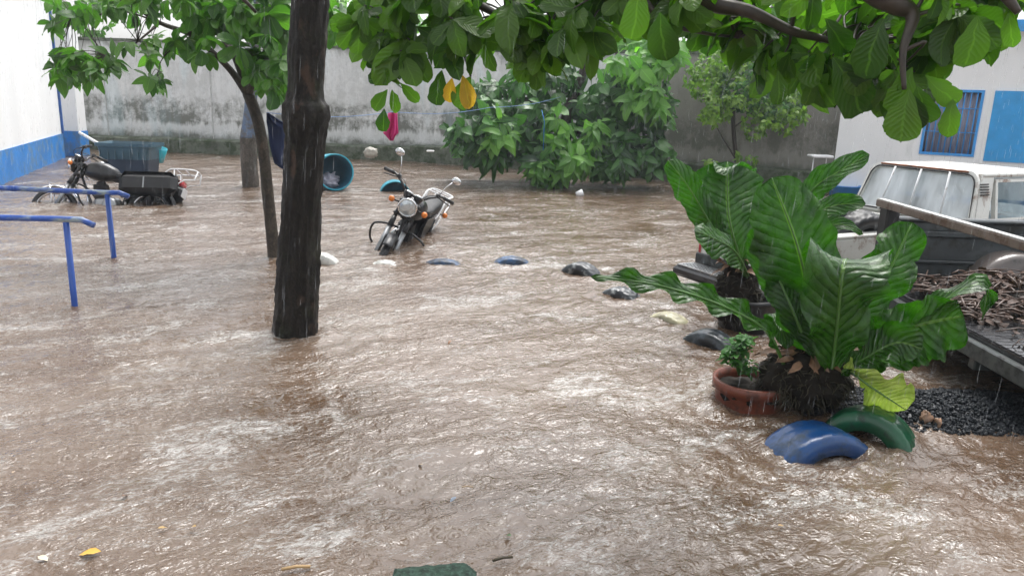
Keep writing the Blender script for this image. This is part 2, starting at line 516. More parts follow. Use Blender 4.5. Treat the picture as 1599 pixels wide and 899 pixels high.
# ---------------------------------------------------------------- back wall
B0 = Vector((-12.5, 18.9, 0)); Bm = Vector((-1.0, 17.3, 0)); B2 = Vector((6.9, 14.75, 0))
B0 = G(-60, 226); B1_ = G(240, 232); B1 = Vector((B1_.x, B1_.y, 0)); Bm = G(640, 252) ; B2 = G(1310, 302)
WALL_T = 2.62
def wallrun(p, q, z0, z1, th=.18):
    d = (q - p).normalized(); n = Vector((d.y, -d.x, 0))
    return slab(p, q, z0, z1, th, n)
t, ad = worldparts('yard_wall', 'tall weathered concrete wall closing off the back of the yard, pale left half and grimy right half', 'wall', (Bm.x, Bm.y, 0))
off = Vector((0, .35, 0))
Bm2 = P(1035, 200, 16.3); Bm2 = Vector((Bm2.x, Bm2.y, 0)); tt = (Bm2.x - Bm.x) / (B2.x - Bm.x); Bm2 = Bm.lerp(B2, tt)
a_ = wallrun(B0 + off, Bm + off, -.5, WALL_T); b_ = wallrun(Bm + off, Bm2 + off, -.5, WALL_T)
a_.add(b_.v, b_.f, 0, False); ad(a_.build('white_section', M_wallL))
ad(wallrun(Bm2 + off, B2 + off + Vector((.6, -.2, 0)), -.5, WALL_T + .003).build('grey_section', M_wallR))
cp = wallrun(B0 + off * .9, Bm + off * .9, WALL_T + .003, WALL_T + .07, .26); c2 = wallrun(Bm + off * .9, B2 + off * .9, WALL_T + .003, WALL_T + .07, .26); cp.add(c2.v, c2.f, 0, False)
ad(cp.build('coping', M_plinth))
# vertical casting joints
jm = MB()
for px in (165, 330):
    c = P(px, 150, 10); f = (c.x / c.y)
    # intersection of the sight line with the wall's ground line
    for (p, q) in ((B0, Bm), (Bm, B2)):
        d = q - p; den = d.x - f * d.y
        s = (f * (p.y + .35) - p.x) / den if abs(den) > 1e-6 else -1
        if 0 <= s <= 1:
            w = p + d * s + off; jm.box(w + Vector((0, -.012, 1.2)), (.014, .026, 2.5), Matrix.Rotation(math.atan2(d.y, d.x), 3, 'Z')); break
if jm.v: ad(jm.build('joint', mat('joint_grey', (.5, .5, .49), .8)))
t, ad2 = worldparts('plinth', 'low mossy concrete ledge along the foot of the back wall', 'ledge', (Bm.x, Bm.y, 0))
pl = MB()
for (p, q, h) in ((B0, Bm, .34), (Bm, B2, .40)):
    d = (q - p).normalized(); n = Vector((d.y, -d.x, 0)); rings = []
    for i in range(41):
        c = p.lerp(q, i / 40); e = .02 * mnoise.noise(c * 2.1); hh = h + .03 * mnoise.noise(c * 1.3)
        rings.append([c + n * (e + .0) + Vector((0, 0, -.5)), c + n * e + Vector((0, 0, hh - .03)), c + n * (e - .03) + Vector((0, 0, hh)), c - n * .36 + Vector((0, 0, hh + .01)), c - n * .36 + Vector((0, 0, -.5))])
    pl.loft(rings, cap=True, smooth=False)
ad2(pl.build('ledge', M_plinth))

# ---------------------------------------------------------------- right building
R0 = G(1296, 303); R1d = P(1599, 250, 13.6)
R0 = Vector((R0.x, R0.y, 0)); R1 = Vector((R1d.x, R1d.y, 0)); dR = (R1 - R0).normalized(); nR = Vector((dR.y, -dR.x, 0))
if nR.y > 0: nR = -nR
RE = R0 + dR * 9
def onR(px, py):
    """point on the right building's face seen at that pixel"""
    d = ray(px, py); tt = (R0 - CAM).dot(nR) / d.dot(nR); return CAM + d * tt
HR = onR(1560, 46).z
t, ad = worldparts('white_house', 'white house with blue framed windows at the right behind the pickup', 'building', R0)
w0 = [onR(1440, 243), onR(1534, 141)]
def sR(p): return (p - R0).dot(dR)
wx0, wx1 = sR(onR(1441, 200)), sR(onR(1530, 190)); wz0, wz1 = onR(1480, 243).z, onR(1490, 140).z
px0, px1 = sR(onR(1535, 250)), sR(onR(1535, 250)) + 1.3; pz0, pz1 = onR(1550, 252).z, onR(1560, 142).z
def facepanel(m, x0, x1, z0, z1, d0, d1, mi=0):
    a = R0 + dR * x0; b = R0 + dR * x1
    q = [a + nR * d0, b + nR * d0, b + nR * d1, a + nR * d1]
    m.loft([[p + Vector((0, 0, z0)) for p in q], [p + Vector((0, 0, z1)) for p in q]], mi, smooth=False)
m = MB()
xs = [0, wx0, wx1, 9.0]
facepanel(m, 0, wx0, -.5, HR, 0, -.2); facepanel(m, wx1, 9, -.5, HR, 0, -.2)
facepanel(m, wx0, wx1, -.5, wz0, 0, -.2); facepanel(m, wx0, wx1, wz1, HR, 0, -.2)
# left return wall
a = R0; bk = -nR * 5
q = [a - nR * .2, a + dR * .2 - nR * .2, a + dR * .2 + bk, a + bk]
m.loft([[p + Vector((0, 0, -.5)) for p in q], [p + Vector((0, 0, HR)) for p in q]], smooth=False)
ad(m.build('wall', M_white_wall))
m = MB(); facepanel(m, -.01, 9.01, -.5, .16, .012, .0); ad(m.build('dado', M_blue_wall))
m = MB(); facepanel(m, -.5, 9.5, HR, HR + .12, .25, -5.3); ad(m.build('roof', mat('pale_roof', (.7, .72, .73), .4)))
m = MB(); facepanel(m, -.52, 9.52, HR - .06, HR + .13, .27, .253); ad(m.build('fascia', mat('bright_blue_paint', (.03, .32, .75), .4)))
M_bframe = mat('blue_window_paint', (.04, .3, .72), .4, var=.12)
m = MB(); fw = .045
facepanel(m, wx0, wx0 + fw, wz0, wz1, .02, -.06); facepanel(m, wx1 - fw, wx1, wz0, wz1, .02, -.06)
facepanel(m, wx0 + fw, wx1 - fw, wz0, wz0 + fw, .02, -.06); facepanel(m, wx0 + fw, wx1 - fw, wz1 - fw, wz1, .02, -.06)
win = ad(m.build('window', M_bframe))
m = MB()
nb = 9
for i in range(1, nb):
    x = wx0 + (wx1 - wx0) * i / nb; c = R0 + dR * x + nR * .0
    m.tube([c + Vector((0, 0, wz0 + fw)), c + Vector((0, 0, wz1 - fw))], .011, 6)
for f_ in (.36, .72):
    z = wz0 + (wz1 - wz0) * f_
    m.tube([R0 + dR * (wx0 + fw) + nR * .015 + Vector((0, 0, z)), R0 + dR * (wx1 - fw) + nR * .015 + Vector((0, 0, z))], .009, 6)
ad(m.build('bar', M_bframe), win)
m = MB()
rings = []
for i in range(61):
    x = wx0 + (wx1 - wx0) * i / 60; d = -.1 + .018 * math.sin(i * 1.1) + .008 * math.sin(i * 2.7)
    c = R0 + dR * x + nR * d
    rings.append([c + Vector((0, 0, wz0)), c + Vector((0, 0, wz1)), c - nR * .01 + Vector((0, 0, wz1)), c - nR * .01 + Vector((0, 0, wz0))])
m.loft(rings, smooth=True)
ad(m.build('curtain', mat('grey_curtain', (.33, .33, .4), .7, var=.3, vs=4, cscale=(3, 3, .5))), win)
m = MB(); facepanel(m, px0, px1, pz0, pz1, .03, .002); ad(m.build('shutter', mat('sky_blue_shutter', (.03, .33, .72), .35, var=.1, bump=.2, bs=20)))
m = MB(); facepanel(m, px0 - .05, px0 - .003, pz0 - .05, pz1 + .05, .025, .002); ad(m.build('shutter_trim', M_white_wall))

# far house roof glimpsed over the wall
t, ad = worldparts('far_house', 'grey sheet roof house glimpsed over the back wall', 'house', (2.2, 24, -.5))
m = MB(); m.box((3.0, 24.5, 1.0), (5, 4, 3.0)); ad(m.build('wall', mat('far_wall', (.35, .34, .33), .7)))
m = MB()
for i in range(40):
    x = .2 + i * .14; m.tube([(x, 22.1, 2.55), (x, 26.6, 3.5)], .06, 6)
ad(m.build('roof', mat('old_sheet_roof', (.3, .29, .28), .5, metal=.3)))
# ---------------------------------------------------------------- foliage tools
def leaf_tpl(n, wfun, fold=.25, bend=.3, twist=0.0, seed=0):
    """template leaf along +X, length 1, normal +Z -> verts (n*3), quads"""
    rg = np.random.default_rng(seed)
    t = 1 - (1 - np.linspace(0, 1, n)) ** 1.5; w = np.array([wfun(x) for x in t])
    V = []
    for i, x in enumerate(t):
        z = -bend * x * x
        wv = .02 * math.sin(x * 9 + seed)
        V.append((x, -w[i], z + fold * w[i] + wv)); V.append((x, 0, z)); V.append((x, w[i], z + fold * w[i] - wv))
    UVt = np.array([(x, sgn) for x in t for sgn in (-1, 0, 1)], float)
    V = np.array(V); V[:, 0] -= .12 * bend * V[:, 0] ** 2
    Fc = []
    for i in range(n - 1):
        a = i * 3
        Fc += [(a, a + 1, a + 4, a + 3), (a + 1, a + 2, a + 5, a + 4)]
    return V, np.array(Fc), UVt
def w_obov(x): return .76 * (max(x, .0) ** 1.1) * (max(1 - x, 0.0) ** .5) + (.012 if x < 1 else .0)
def w_lance(x): return .17 * math.sin(math.pi * min(1, x ** .9)) ** .8 + .006 * (x < 1)
def w_ovate(x): return .27 * math.sin(math.pi * x ** .8) ** .85 + .008 * (x < 1)
T_OBOV = [leaf_tpl(10, w_obov, .18 + .12 * k, .1 + .16 * k, seed=k) for k in range(4)]
T_LANCE = [leaf_tpl(6, w_lance, .3, .25 + .15 * k, seed=k) for k in range(3)]
T_OVATE = [leaf_tpl(6, w_ovate, .25, .15 + .15 * k, seed=k) for k in range(3)]

class Leaves:
    def __init__(s): s.V, s.F, s.U, s.n = [], [], [], 0
    def add(s, tpl, p, d, nrm, L):
        V, Fc, Ut = tpl
        sc3 = np.array([1.0, random.uniform(.82, 1.15), 1.0]); V = V * sc3
        V = V + np.array([0, 0, 1.0]) * (V[:, 0:1] ** 2) * random.uniform(-.25, .12) + np.array([0, 1.0, 0]) * (V[:, 0:1] ** 2) * random.uniform(-.12, .12)
        V = V + RNG.normal(0, .014, V.shape) * np.array([.6, 1, 1]) * (V[:, 0:1] > .05)
        s.U.append(Ut)
        d = np.array(d, float); d /= max(np.linalg.norm(d), 1e-9)
        nrm = np.array(nrm, float); nrm -= d * nrm.dot(d); q = np.linalg.norm(nrm)
        nrm = nrm / q if q > 1e-6 else np.array([0, 0, 1.0])
        sd = np.cross(nrm, d)
        R = np.stack([d, sd, nrm], 0)
        s.V.append((V * L) @ R + np.array(p)); s.F.append(Fc + s.n); s.n += len(V)
    def whorl(s, tpls, p, axis, n, L, spread=(45, 85), droop=.5, jit=.25):
        axis = Vector(axis).normalized(); a = axis.orthogonal().normalized(); b = axis.cross(a)
        ph0 = random.uniform(0, 6.28)
        for i in range(n):
            ph = ph0 + 6.283 * i / n * 1.0 + random.uniform(-.3, .3)
            al = math.radians(random.uniform(*spread))
            d = axis * math.cos(al) + (a * math.cos(ph) + b * math.sin(ph)) * math.sin(al)
            d.z -= droop * random.uniform(.5, 1.3); d.normalize()
            nn = axis + Vector((random.uniform(-jit, jit), random.uniform(-jit, jit), .4 + random.uniform(-jit, jit)))
            o = Vector(p) - axis * random.uniform(0, L * .25)
            s.add(random.choice(tpls), o, d, nn, L * random.uniform(.62, 1.12))
    def build(s, name, m, parent=None):
        return np_obj(name, np.concatenate(s.V), np.concatenate(s.F), m, parent, uv=np.concatenate(s.U))

M_almond = leaf_material('almond_leaf', (.014, .05, .006), (.10, .20, .022), .5, .26)
M_leftleaf = leaf_material('left_tree_leaf', (.02, .075, .012), (.10, .22, .035), .38, .33)
M_bushleaf = leaf_material('bush_leaf', (.004, .026, .008), (.075, .20, .042), .3, .28)
M_bushbright = leaf_material('bright_leaf', (.06, .17, .03), (.17, .36, .06), .4, .35)
M_fine = leaf_material('fine_leaf', (.05, .12, .02), (.20, .32, .04), .4, .4)
M_orange = leaf_material('orange_leaf', (.55, .24, .02), (.75, .40, .05), .4, .35)
M_bark = bark_material('wet_dark_bark', (.008, .0065, .005), (.042, .034, .026), (.085, .05, .034), .3)
M_bark2 = bark_material('thin_tree_bark', (.03, .024, .018), (.12, .095, .07), (.14, .12, .09), .1)
M_twig = mat('twig_bark', (.035, .026, .018), .5, var=.4, vs=20)

def smooth_path(pts, k=6):
    """Catmull-Rom through tuples (x,y,z,r)"""
    P_ = [Vector(p) if not isinstance(p, Vector) else p for p in pts]
    out = []
    n = len(P_)
    for i in range(n - 1):
        p0, p1, p2, p3 = P_[max(i - 1, 0)], P_[i], P_[i + 1], P_[min(i + 2, n - 1)]
        for j in range(k):
            t = j / k
            out.append(.5 * ((2 * p1) + (p2 - p0) * t + (2 * p0 - 5 * p1 + 4 * p2 - p3) * t * t + (3 * p1 - p0 - 3 * p2 + p3) * t ** 3))
    out.append(P_[-1]); return out
def limb(m, pts, n=10, k=5, rough=.0, mi=0):
    """pts: (Vector, radius)"""
    q = smooth_path([Vector((p.x, p.y, p.z, r)) for p, r in pts], k)
    m.tube([Vector((a.x, a.y, a.z)) for a in q], [max(a.w, .002) for a in q], n, mi)

def trunk_mesh(pts, n=30, k=10, furrow=.10, seed=0, lumps=.06):
    q = smooth_path([Vector((p.x, p.y, p.z, r)) for p, r in pts], k)
    rings = []
    for a in q:
        c = Vector((a.x, a.y, a.z)); ring = []
        for j in range(n):
            ph = 2 * math.pi * j / n; d = Vector((math.cos(ph), math.sin(ph), 0))
            s_ = mnoise.noise(Vector((d.x * 3.2, d.y * 3.2, c.z * 2.2 + seed)) ) * lumps * 1.4
            s_ += mnoise.noise(Vector((d.x * 9, d.y * 9, c.z * 3.5 + seed))) * furrow
            s_ += abs(mnoise.noise(Vector((d.x * 20, d.y * 20, c.z * 14 + seed)))) * furrow * .7
            ring.append(c + d * a.w * (1 + s_))
        rings.append(ring)
    return MB().loft(rings)

# ---------------------------------------------------------------- big tree in front, canopy over the yard
d0 = G(461, 526); Yt = d0.y + .12
def tw(x0, x1, y, Y=None):
    Y = Y or Yt; return (P((x0 + x1) / 2, y, Y), PX((x0 + x1) / 2, y, Y, (x1 - x0) / 2))
rows = [(427, 495, 527), (431, 497, 465), (436, 497, 400), (441, 499, 330), (444, 503, 262), (447, 507, 215), (444, 512, 186), (445, 511, 166), (451, 504, 148), (452, 506, 95), (456, 512, 0)]
tp = [(P(461, 527, Yt) + Vector((0, 0, -.55)), .165)] + [tw(a, b, c) for a, b, c in rows]
top = tp[-1][0]
tp += [(top + Vector((.03, .0, .6)), .118), (top + Vector((.05, -.02, 1.3)), .10), (top + Vector((.08, 0, 2.0)), .07)]
t, ad = worldparts('almond_tree', 'big tree with a thick dark knotted trunk, large leaves hanging across the top', 'tree', (tp[1][0].x, tp[1][0].y, 0))
ad(trunk_mesh(tp, 52, 22, .14, 3, .06).build('trunk', M_bark))
crotch = top + Vector((.05, 0, .9))
br = MB(); lv = Leaves()
def B(*p):   # branch through (px,py,Y,r)
    return [(P(a, b, Y), r) for a, b, Y, r in p]
MAINB = []
m1 = [(crotch, .085), (P(700, -330, 3.9), .07), (P(950, -110, 3.4), .05)] + B((1090, -5, 3.15, .035), (1170, 18, 3.05, .024), (1235, 48, 3.0, .018), (1290, 62, 2.98, .013), (1330, 74, 2.95, .009))
m2 = [(crotch + Vector((0, 0, .3)), .08), (P(900, -420, 3.6), .075), (P(1200, -180, 3.0), .06)] + B((1345, -30, 2.7, .042), (1395, 5, 2.62, .034), (1425, 25, 2.6, .022), (1410, 80, 2.55, .012), (1412, 140, 2.52, .007))
m3 = [(crotch + Vector((0, 0, -.2)), .07), (P(600, -260, 4.2), .05), (P(690, -40, 3.9), .034)] + B((740, 2, 3.8, .022), (790, 30, 3.7, .016), (850, 60, 3.6, .010), (880, 95, 3.55, .006))
m4 = [(crotch, .06), (P(560, -200, 4.3), .04)] + B((640, -30, 4.0, .018), (650, 20, 3.95, .010), (632, 58, 3.9, .007), (615, 95, 3.9, .005))
m5 = [(P(1200, -180, 3.0), .05), (P(1480, -120, 2.6), .04)] + B((1560, -20, 2.4, .02), (1590, 20, 2.35, .01))
m6 = [(P(950, -110, 3.4), .04), (P(1000, -10, 3.3), .018)] + B((1040, 35, 3.2, .011), (1100, 52, 3.2, .007), (1150, 58, 3.2, .005))
m7 = [(P(690, -40, 3.9), .03)] + B((705, 30, 3.8, .012), (725, 85, 3.75, .008), (735, 120, 3.75, .005))
m8 = [(crotch, .05), (P(420, -220, 4.9), .035)] + B((350, -60, 5.0, .02), (400, 20, 5.1, .01))
for b_ in (m1, m2, m3, m4, m5, m6, m7, m8):
    limb(br, b_, 8); MAINB.append([p for p, r in b_ if p.z < 4.6])
NODES = [p for b_ in MAINB for p in b_]
LOWK = [(545, 20), (575, 70), (600, 95), (640, 80), (700, 75), (760, 85), (800, 70), (860, 80), (900, 60), (950, 30), (1000, 18), (1060, 32), (1100, 22), (1150, 40), (1200, 95), (1250, 100), (1300, 90), (1340, 85), (1380, 118), (1418, 150), (1450, 100), (1490, 50), (1540, 28), (1600, 12), (1700, 20), (1900, 60)]
def lowy(x):
    for (a, b), (c, d) in zip(LOWK, LOWK[1:]):
        if a <= x <= c: return b + (d - b) * (x - a) / (c - a)
    return 30
def nearest_node(p):
    return min(NODES, key=lambda q: (q - p).length)
def twig(m, a, b, r=.005):
    mid = (a + b) / 2 + Vector((random.uniform(-.05, .05), random.uniform(-.05, .05), random.uniform(.0, .06)))
    limb(m, [(a, r * 1.5), (mid, r), (b, r * .6)], 5, 4)
spots = []
for i in range(165):
    x = random.uniform(548, 1640); lo = lowy(x)
    y = lo - abs(random.gauss(0, 1)) * 75 - random.uniform(0, 15)
    if x < 660: Y = random.uniform(3.6, 4.3)
    else: Y = 3.9 - (x - 560) / 1040 * 1.25 + random.uniform(-.25, .75)
    spots.append((x, max(y, -190), Y))
for x in (560, 600, 640, 700, 750, 800, 850, 905, 1190, 1225, 1262, 1300, 1370, 1400, 1432):
    spots.append((x, lowy(x) - random.uniform(0, 22), 3.8 - (x - 560) / 1040 * 1.2))
for (x, y, Y) in spots:
    p = P(x, y, Y); nn_ = nearest_node(p)
    dirv = (p - nn_).normalized() if (p - nn_).length > .01 else Vector((0, 0, 1))
    if (p - nn_).length < 1.3: twig(br, nn_, p)
    ax = dirv * .5 + Vector((random.uniform(-.5, .5), random.uniform(-.5, .5), random.uniform(-.1, .5)))
    lv.whorl(T_OBOV, p, ax, random.randint(5, 8), random.uniform(.12, .21), (45, 95), .75)
# canopy that carries on overhead, out of the picture
for i in range(26):
    p = Vector((random.uniform(-2.2, 3.6), random.uniform(1.6, 5.5), random.uniform(3.1, 4.2)))
    if p.y < 2.6 and p.z < 3.3: p.z += .5
    if Vector((p.x, p.y, 0)).length < 1.2: continue
    lv.whorl(T_OBOV, p, (random.uniform(-.5, .5), random.uniform(-.5, .5), 1), 7, .18, (50, 95), .5)
# hanging sprigs that break the outline (leaf base px, tip px, Y, length)
def hang(bx, by, tx, ty, Y, flat=.2, tp_=None, tgt=None, width=1.0):
    a = P(bx, by, Y); b = P(tx, ty, Y - .02); d = b - a
    view = (CAM - a).normalized()
    n_ = view * (1 - flat) + Vector((0, 0, 1)) * flat + Vector((random.uniform(-.25, .25), 0, 0))
    (tgt or lv).add(random.choice(tp_ or T_OBOV), a, d, n_, d.length)
for q in [(600, 105, 570, 98, 3.9), (603, 110, 572, 122, 3.9), (605, 140, 581, 172, 3.9), (612, 140, 622, 175, 3.9), (600, 170, 597, 206, 3.9), (625, 130, 650, 160, 3.9),
          (735, 120, 712, 170, 3.75), (690, 110, 680, 165, 3.8), (835, 95, 838, 140, 3.6),
          (1425, 105, 1392, 175, 2.55), (1420, 140, 1400, 222, 2.5), (1428, 150, 1440, 205, 2.5), (1432, 135, 1450, 200, 2.5), (1450, 125, 1495, 168, 2.45), (1445, 118, 1484, 152, 2.5), (1488, 155, 1480, 212, 2.45),
          (1525, 25, 1520, 104, 2.4), (1575, 20, 1580, 72, 2.35), (1030, 20, 1035, 96, 3.0), (1000, -20, 990, 60, 2.9), (1290, 30, 1330, 90, 2.8), (1300, 90, 1360, 172, 2.7), (1345, 60, 1330, 150, 2.7), (1380, 30, 1340, 115, 2.6), (1270, 120, 1262, 165, 2.9), (1215, 110, 1222, 162, 2.9)]:
    hang(*q)
ad(br.build('branch', M_twig))
ad(lv.build('crown', M_almond))
lo = Leaves(); hang(722, 118, 738, 168, 3.72, tgt=lo, flat=.1); hang(706, 122, 698, 158, 3.74, tgt=lo, flat=.1)
o = lo.build('leaf', M_orange); ad(o); o['label'] = 'orange withered leaves hanging under the crown'

# ---------------------------------------------------------------- thin forked tree behind it
b0 = G(428, 405); Y2 = b0.y + .05
t, ad = worldparts('forked_tree', 'slender tree behind the thick trunk, forking into a branch that reaches left', 'tree', (b0.x, b0.y, 0))
tp = [(P(428, 405, Y2) + Vector((0, 0, -.5)), PX(428, 405, Y2, 8.5)), (P(428, 405, Y2), PX(428, 405, Y2, 9)), (P(421, 330, Y2), PX(420, 330, Y2, 9)), (P(413, 250, Y2), PX(412, 250, Y2, 8.5)), (P(403, 190, Y2), PX(403, 190, Y2, 9)), (P(388, 148, Y2), PX(388, 148, Y2, 9))]
ad(trunk_mesh(tp, 20, 10, .07, 8, .05).build('trunk', M_bark2))
br = MB(); lv = Leaves()
bl = [B((388, 149, Y2, .042), (362, 112, Y2, .032), (330, 80, Y2 - .05, .027), (295, 53, Y2 - .1, .024), (250, 36, Y2 - .1, .02), (215, 12, Y2 - .1, .016), (190, -20, Y2 - .1, .012)),
      B((388, 149, Y2, .035), (366, 90, Y2 + .1, .025), (345, 55, Y2 + .2, .02), (330, -10, Y2 + .2, .015)),
      B((388, 149, Y2, .035), (405, 100, Y2 - .1, .025), (430, 40, Y2 - .1, .02), (440, -40, Y2 - .1, .016)),
      B((250, 36, Y2 - .1, .012), (215, 65, Y2 - .3, .008), (200, 75, Y2 - .3, .006), (165, 88, Y2 - .4, .005)),
      B((250, 36, Y2 - .1, .010), (190, 18, Y2 - .2, .007), (135, 28, Y2 - .3, .005), (110, 24, Y2 - .3, .004)),
      B((295, 53, Y2 - .1, .008), (255, 90, Y2 - .2, .005), (248, 112, Y2 - .2, .004)),
      B((345, 55, Y2 + .2, .01), (300, 10, Y2 + .3, .008), (270, -20, Y2 + .3, .006))]
for b_ in bl: limb(br, b_, 7)
NODES = [p for b_ in bl for p, r in b_]
cl = []
for (x, y, n, sx, sy) in [(100, 20, 7, 22, 14), (135, 12, 6, 25, 14), (170, 5, 5, 20, 14), (95, 88, 5, 16, 12), (125, 92, 7, 22, 14), (160, 90, 7, 22, 16), (108, 112, 5, 14, 8), (140, 112, 6, 22, 8), (215, 58, 3, 15, 10),
                          (232, 85, 3, 15, 8), (245, 122, 4, 12, 12), (260, 70, 2, 15, 10), (240, 5, 6, 30, 15), (300, 0, 12, 35, 22), (350, 10, 14, 30, 28), (400, 20, 14, 28, 30), (435, 45, 13, 22, 36), (330, 30, 7, 30, 20), (385, 70, 9, 24, 24), (425, 95, 9, 18, 24), (440, 120, 5, 12, 14), (310, 62, 3, 22, 10), (210, -20, 6, 40, 15), (380, -50, 18, 80, 20), (520, 10, 5, 22, 20), (545, 25, 3, 16, 20)]:
    for i in range(n): cl.append((x + random.gauss(0, sx * .6), y + random.gauss(0, sy * .6), Y2 - .3 + random.uniform(-.6, .6), x < 280))
for (x, y, Y, lf) in cl:
    p = P(x, y, Y); nn_ = nearest_node(p)
    if (p - nn_).length < .8: twig(br, nn_, p, .003)
    lv.whorl(T_OBOV if not lf else T_OVATE, p, Vector((random.uniform(-.6, .6), random.uniform(-.6, .6), random.uniform(.1, .8))), random.randint(5, 8), random.uniform(.13, .2) * (1.15 if not lf else 1.0), (50, 95), .7)
ad(br.build('branch', M_bark2)); ad(lv.build('crown', M_leftleaf))

# third trunk, further back
b0 = G(391, 293); Y3 = b0.y + .1
t, ad = worldparts('painted_trunk_tree', 'short leaning tree behind the forked one, its upper trunk painted faded blue', 'tree', (b0.x, b0.y, 0))
tp = [(P(392, 293, Y3) + Vector((0, 0, -.5)), .13), (P(392, 293, Y3), PX(392, 293, Y3, 12.5)), (P(389, 250, Y3), PX(392, 293, Y3, 12)), (P(388, 215, Y3), PX(392, 293, Y3, 12))]
ad(trunk_mesh(tp, 18, 8, .08, 21, .05).build('trunk', bark_material('grey_brown_bark', (.06, .05, .04), (.2, .175, .15))))
tp = [(P(388, 215, Y3), PX(392, 293, Y3, 12.2)), (P(390, 190, Y3), PX(392, 293, Y3, 11)), (P(392, 160, Y3), PX(392, 293, Y3, 9)), (P(400, 60, Y3), PX(392, 293, Y3, 7)), (P(405, -60, Y3), PX(392, 293, Y3, 5))]
o = trunk_mesh(tp, 18, 8, .06, 22, .04).build('painted_band', mat('faded_blue_paint', (.10, .15, .24), .6, dirt=(.12, .11, .1), dirt_amt=.6)); ad(o)
lv = Leaves()
for i in range(40):
    p = P(400 + random.gauss(0, 60), -40 + random.gauss(0, 40), Y3 + random.uniform(-1, 1)); lv.whorl(T_OVATE, p, (random.uniform(-1, 1), random.uniform(-1, 1), .6), 7, .2, droop=.5)
ad(lv.build('crown', M_leftleaf))

# ---------------------------------------------------------------- broad leafy tree against the wall
def bush_tree(name, label, trunk_pts, blobs, tpls, mat_, L, perwhorl, twigm, group=None, branches=(), extra=None):
    base = trunk_pts[0][0]
    t, ad = worldparts(name, label, 'tree', (base.x, base.y, 0), group)
    tm = MB(); limb(tm, [(base + Vector((0, 0, -.5)), trunk_pts[0][1])] + trunk_pts, 12, 6)
    ad(tm.build('trunk', twigm))
    if branches:
        bm_ = MB()
        for b_ in branches: limb(bm_, b_, 7)
        ad(bm_.build('branch', twigm))
    lvs = {}
    for (x, y, Y, sx, sy, sY, n, mt) in blobs:
        mt = mt or mat_
        L_ = lvs.setdefault(mt.name, (Leaves(), mt))[0]
        for i in range(n):
            while True:
                a, b, c = random.uniform(-1, 1), random.uniform(-1, 1), random.uniform(-1, 1)
                if a * a + b * b + c * c < 1: break
            p = P(x + a * sx, y + b * sy, Y + c * sY)
            if p.z < .06: continue
            out = Vector((a * 1.2, c - .5, -b * .8 + .2))
            L_.whorl(tpls, p, out, perwhorl, L * random.uniform(.7, 1.1), (35, 80), .75)
    for k, (nm, (L_, mt)) in enumerate(lvs.items()):
        ad(L_.build('crown', mt))
    return t, ad
Yb = G(882, 288).y
bush_tree('broadleaf_tree', 'broad glossy leaved tree with a forked trunk before the middle of the wall',
    [(P(880, 290, Yb), .13), (P(879, 245, Yb), .12), (P(884, 205, Yb), .13), (P(888, 172, Yb), .11), (P(903, 135, Yb), .085), (P(912, 100, Yb), .07), (P(915, 20, Yb), .05)],
    [(735, 205, Yb - .3, 38, 40, .9, 45, None), (770, 180, Yb - .2, 45, 35, 1.0, 50, None), (760, 235, Yb - .2, 40, 22, .7, 22, None),
     (830, 190, Yb + .2, 50, 60, 1.0, 70, None), (850, 250, Yb - .7, 30, 30, .5, 26, None), (900, 255, Yb - .8, 45, 22, .5, 26, M_bushbright), (850, 262, Yb - .9, 26, 20, .3, 14, M_bushbright),
     (940, 175, Yb + .3, 60, 60, 1.0, 80, None), (985, 130, Yb + .1, 60, 45, .9, 55, None), (1020, 175, Yb, 35, 50, .8, 45, None),
     (960, 235, Yb - .4, 50, 38, .8, 50, None), (1010, 240, Yb - .2, 42, 28, .7, 30, None), (925, 215, Yb - .8, 32, 30, .4, 18, M_bushbright), (1000, 100, Yb - .5, 50, 28, .6, 30, M_bushbright), (1040, 75, Yb - .3, 40, 25, .6, 22, M_bushbright), (1010, 150, Yb - .8, 32, 30, .4, 16, M_bushbright),
     (780, 205, Yb - 1.0, 30, 25, .3, 12, M_bushbright), (850, 120, Yb, 70, 30, 1, 45, None), (760, 150, Yb, 40, 25, .8, 26, None), (870, 200, Yb - .8, 20, 45, .3, 12, M_bushbright)],
    T_LANCE + T_OVATE[:1], M_bushleaf, .37, 6, M_bark2,
    branches=[B((884, 205, Yb, .07), (850, 170, Yb, .05), (800, 150, Yb, .03), (750, 160, Yb, .02)), B((888, 172, Yb, .06), (940, 160, Yb, .04), (990, 120, Yb - .2, .03), (1015, 90, Yb - .3, .02)),
              B((879, 250, Yb, .04), (840, 225, Yb - .3, .03), (780, 215, Yb - .4, .02)), B((884, 205, Yb, .04), (930, 210, Yb - .4, .03), (990, 215, Yb - .4, .02)),
              B((960, 70, Yb - .4, .03), (975, 122, Yb - .5, .03), (1000, 122, Yb - .5, .025), (1030, 100, Yb - .5, .02))])
Yc = G(1152, 295).y
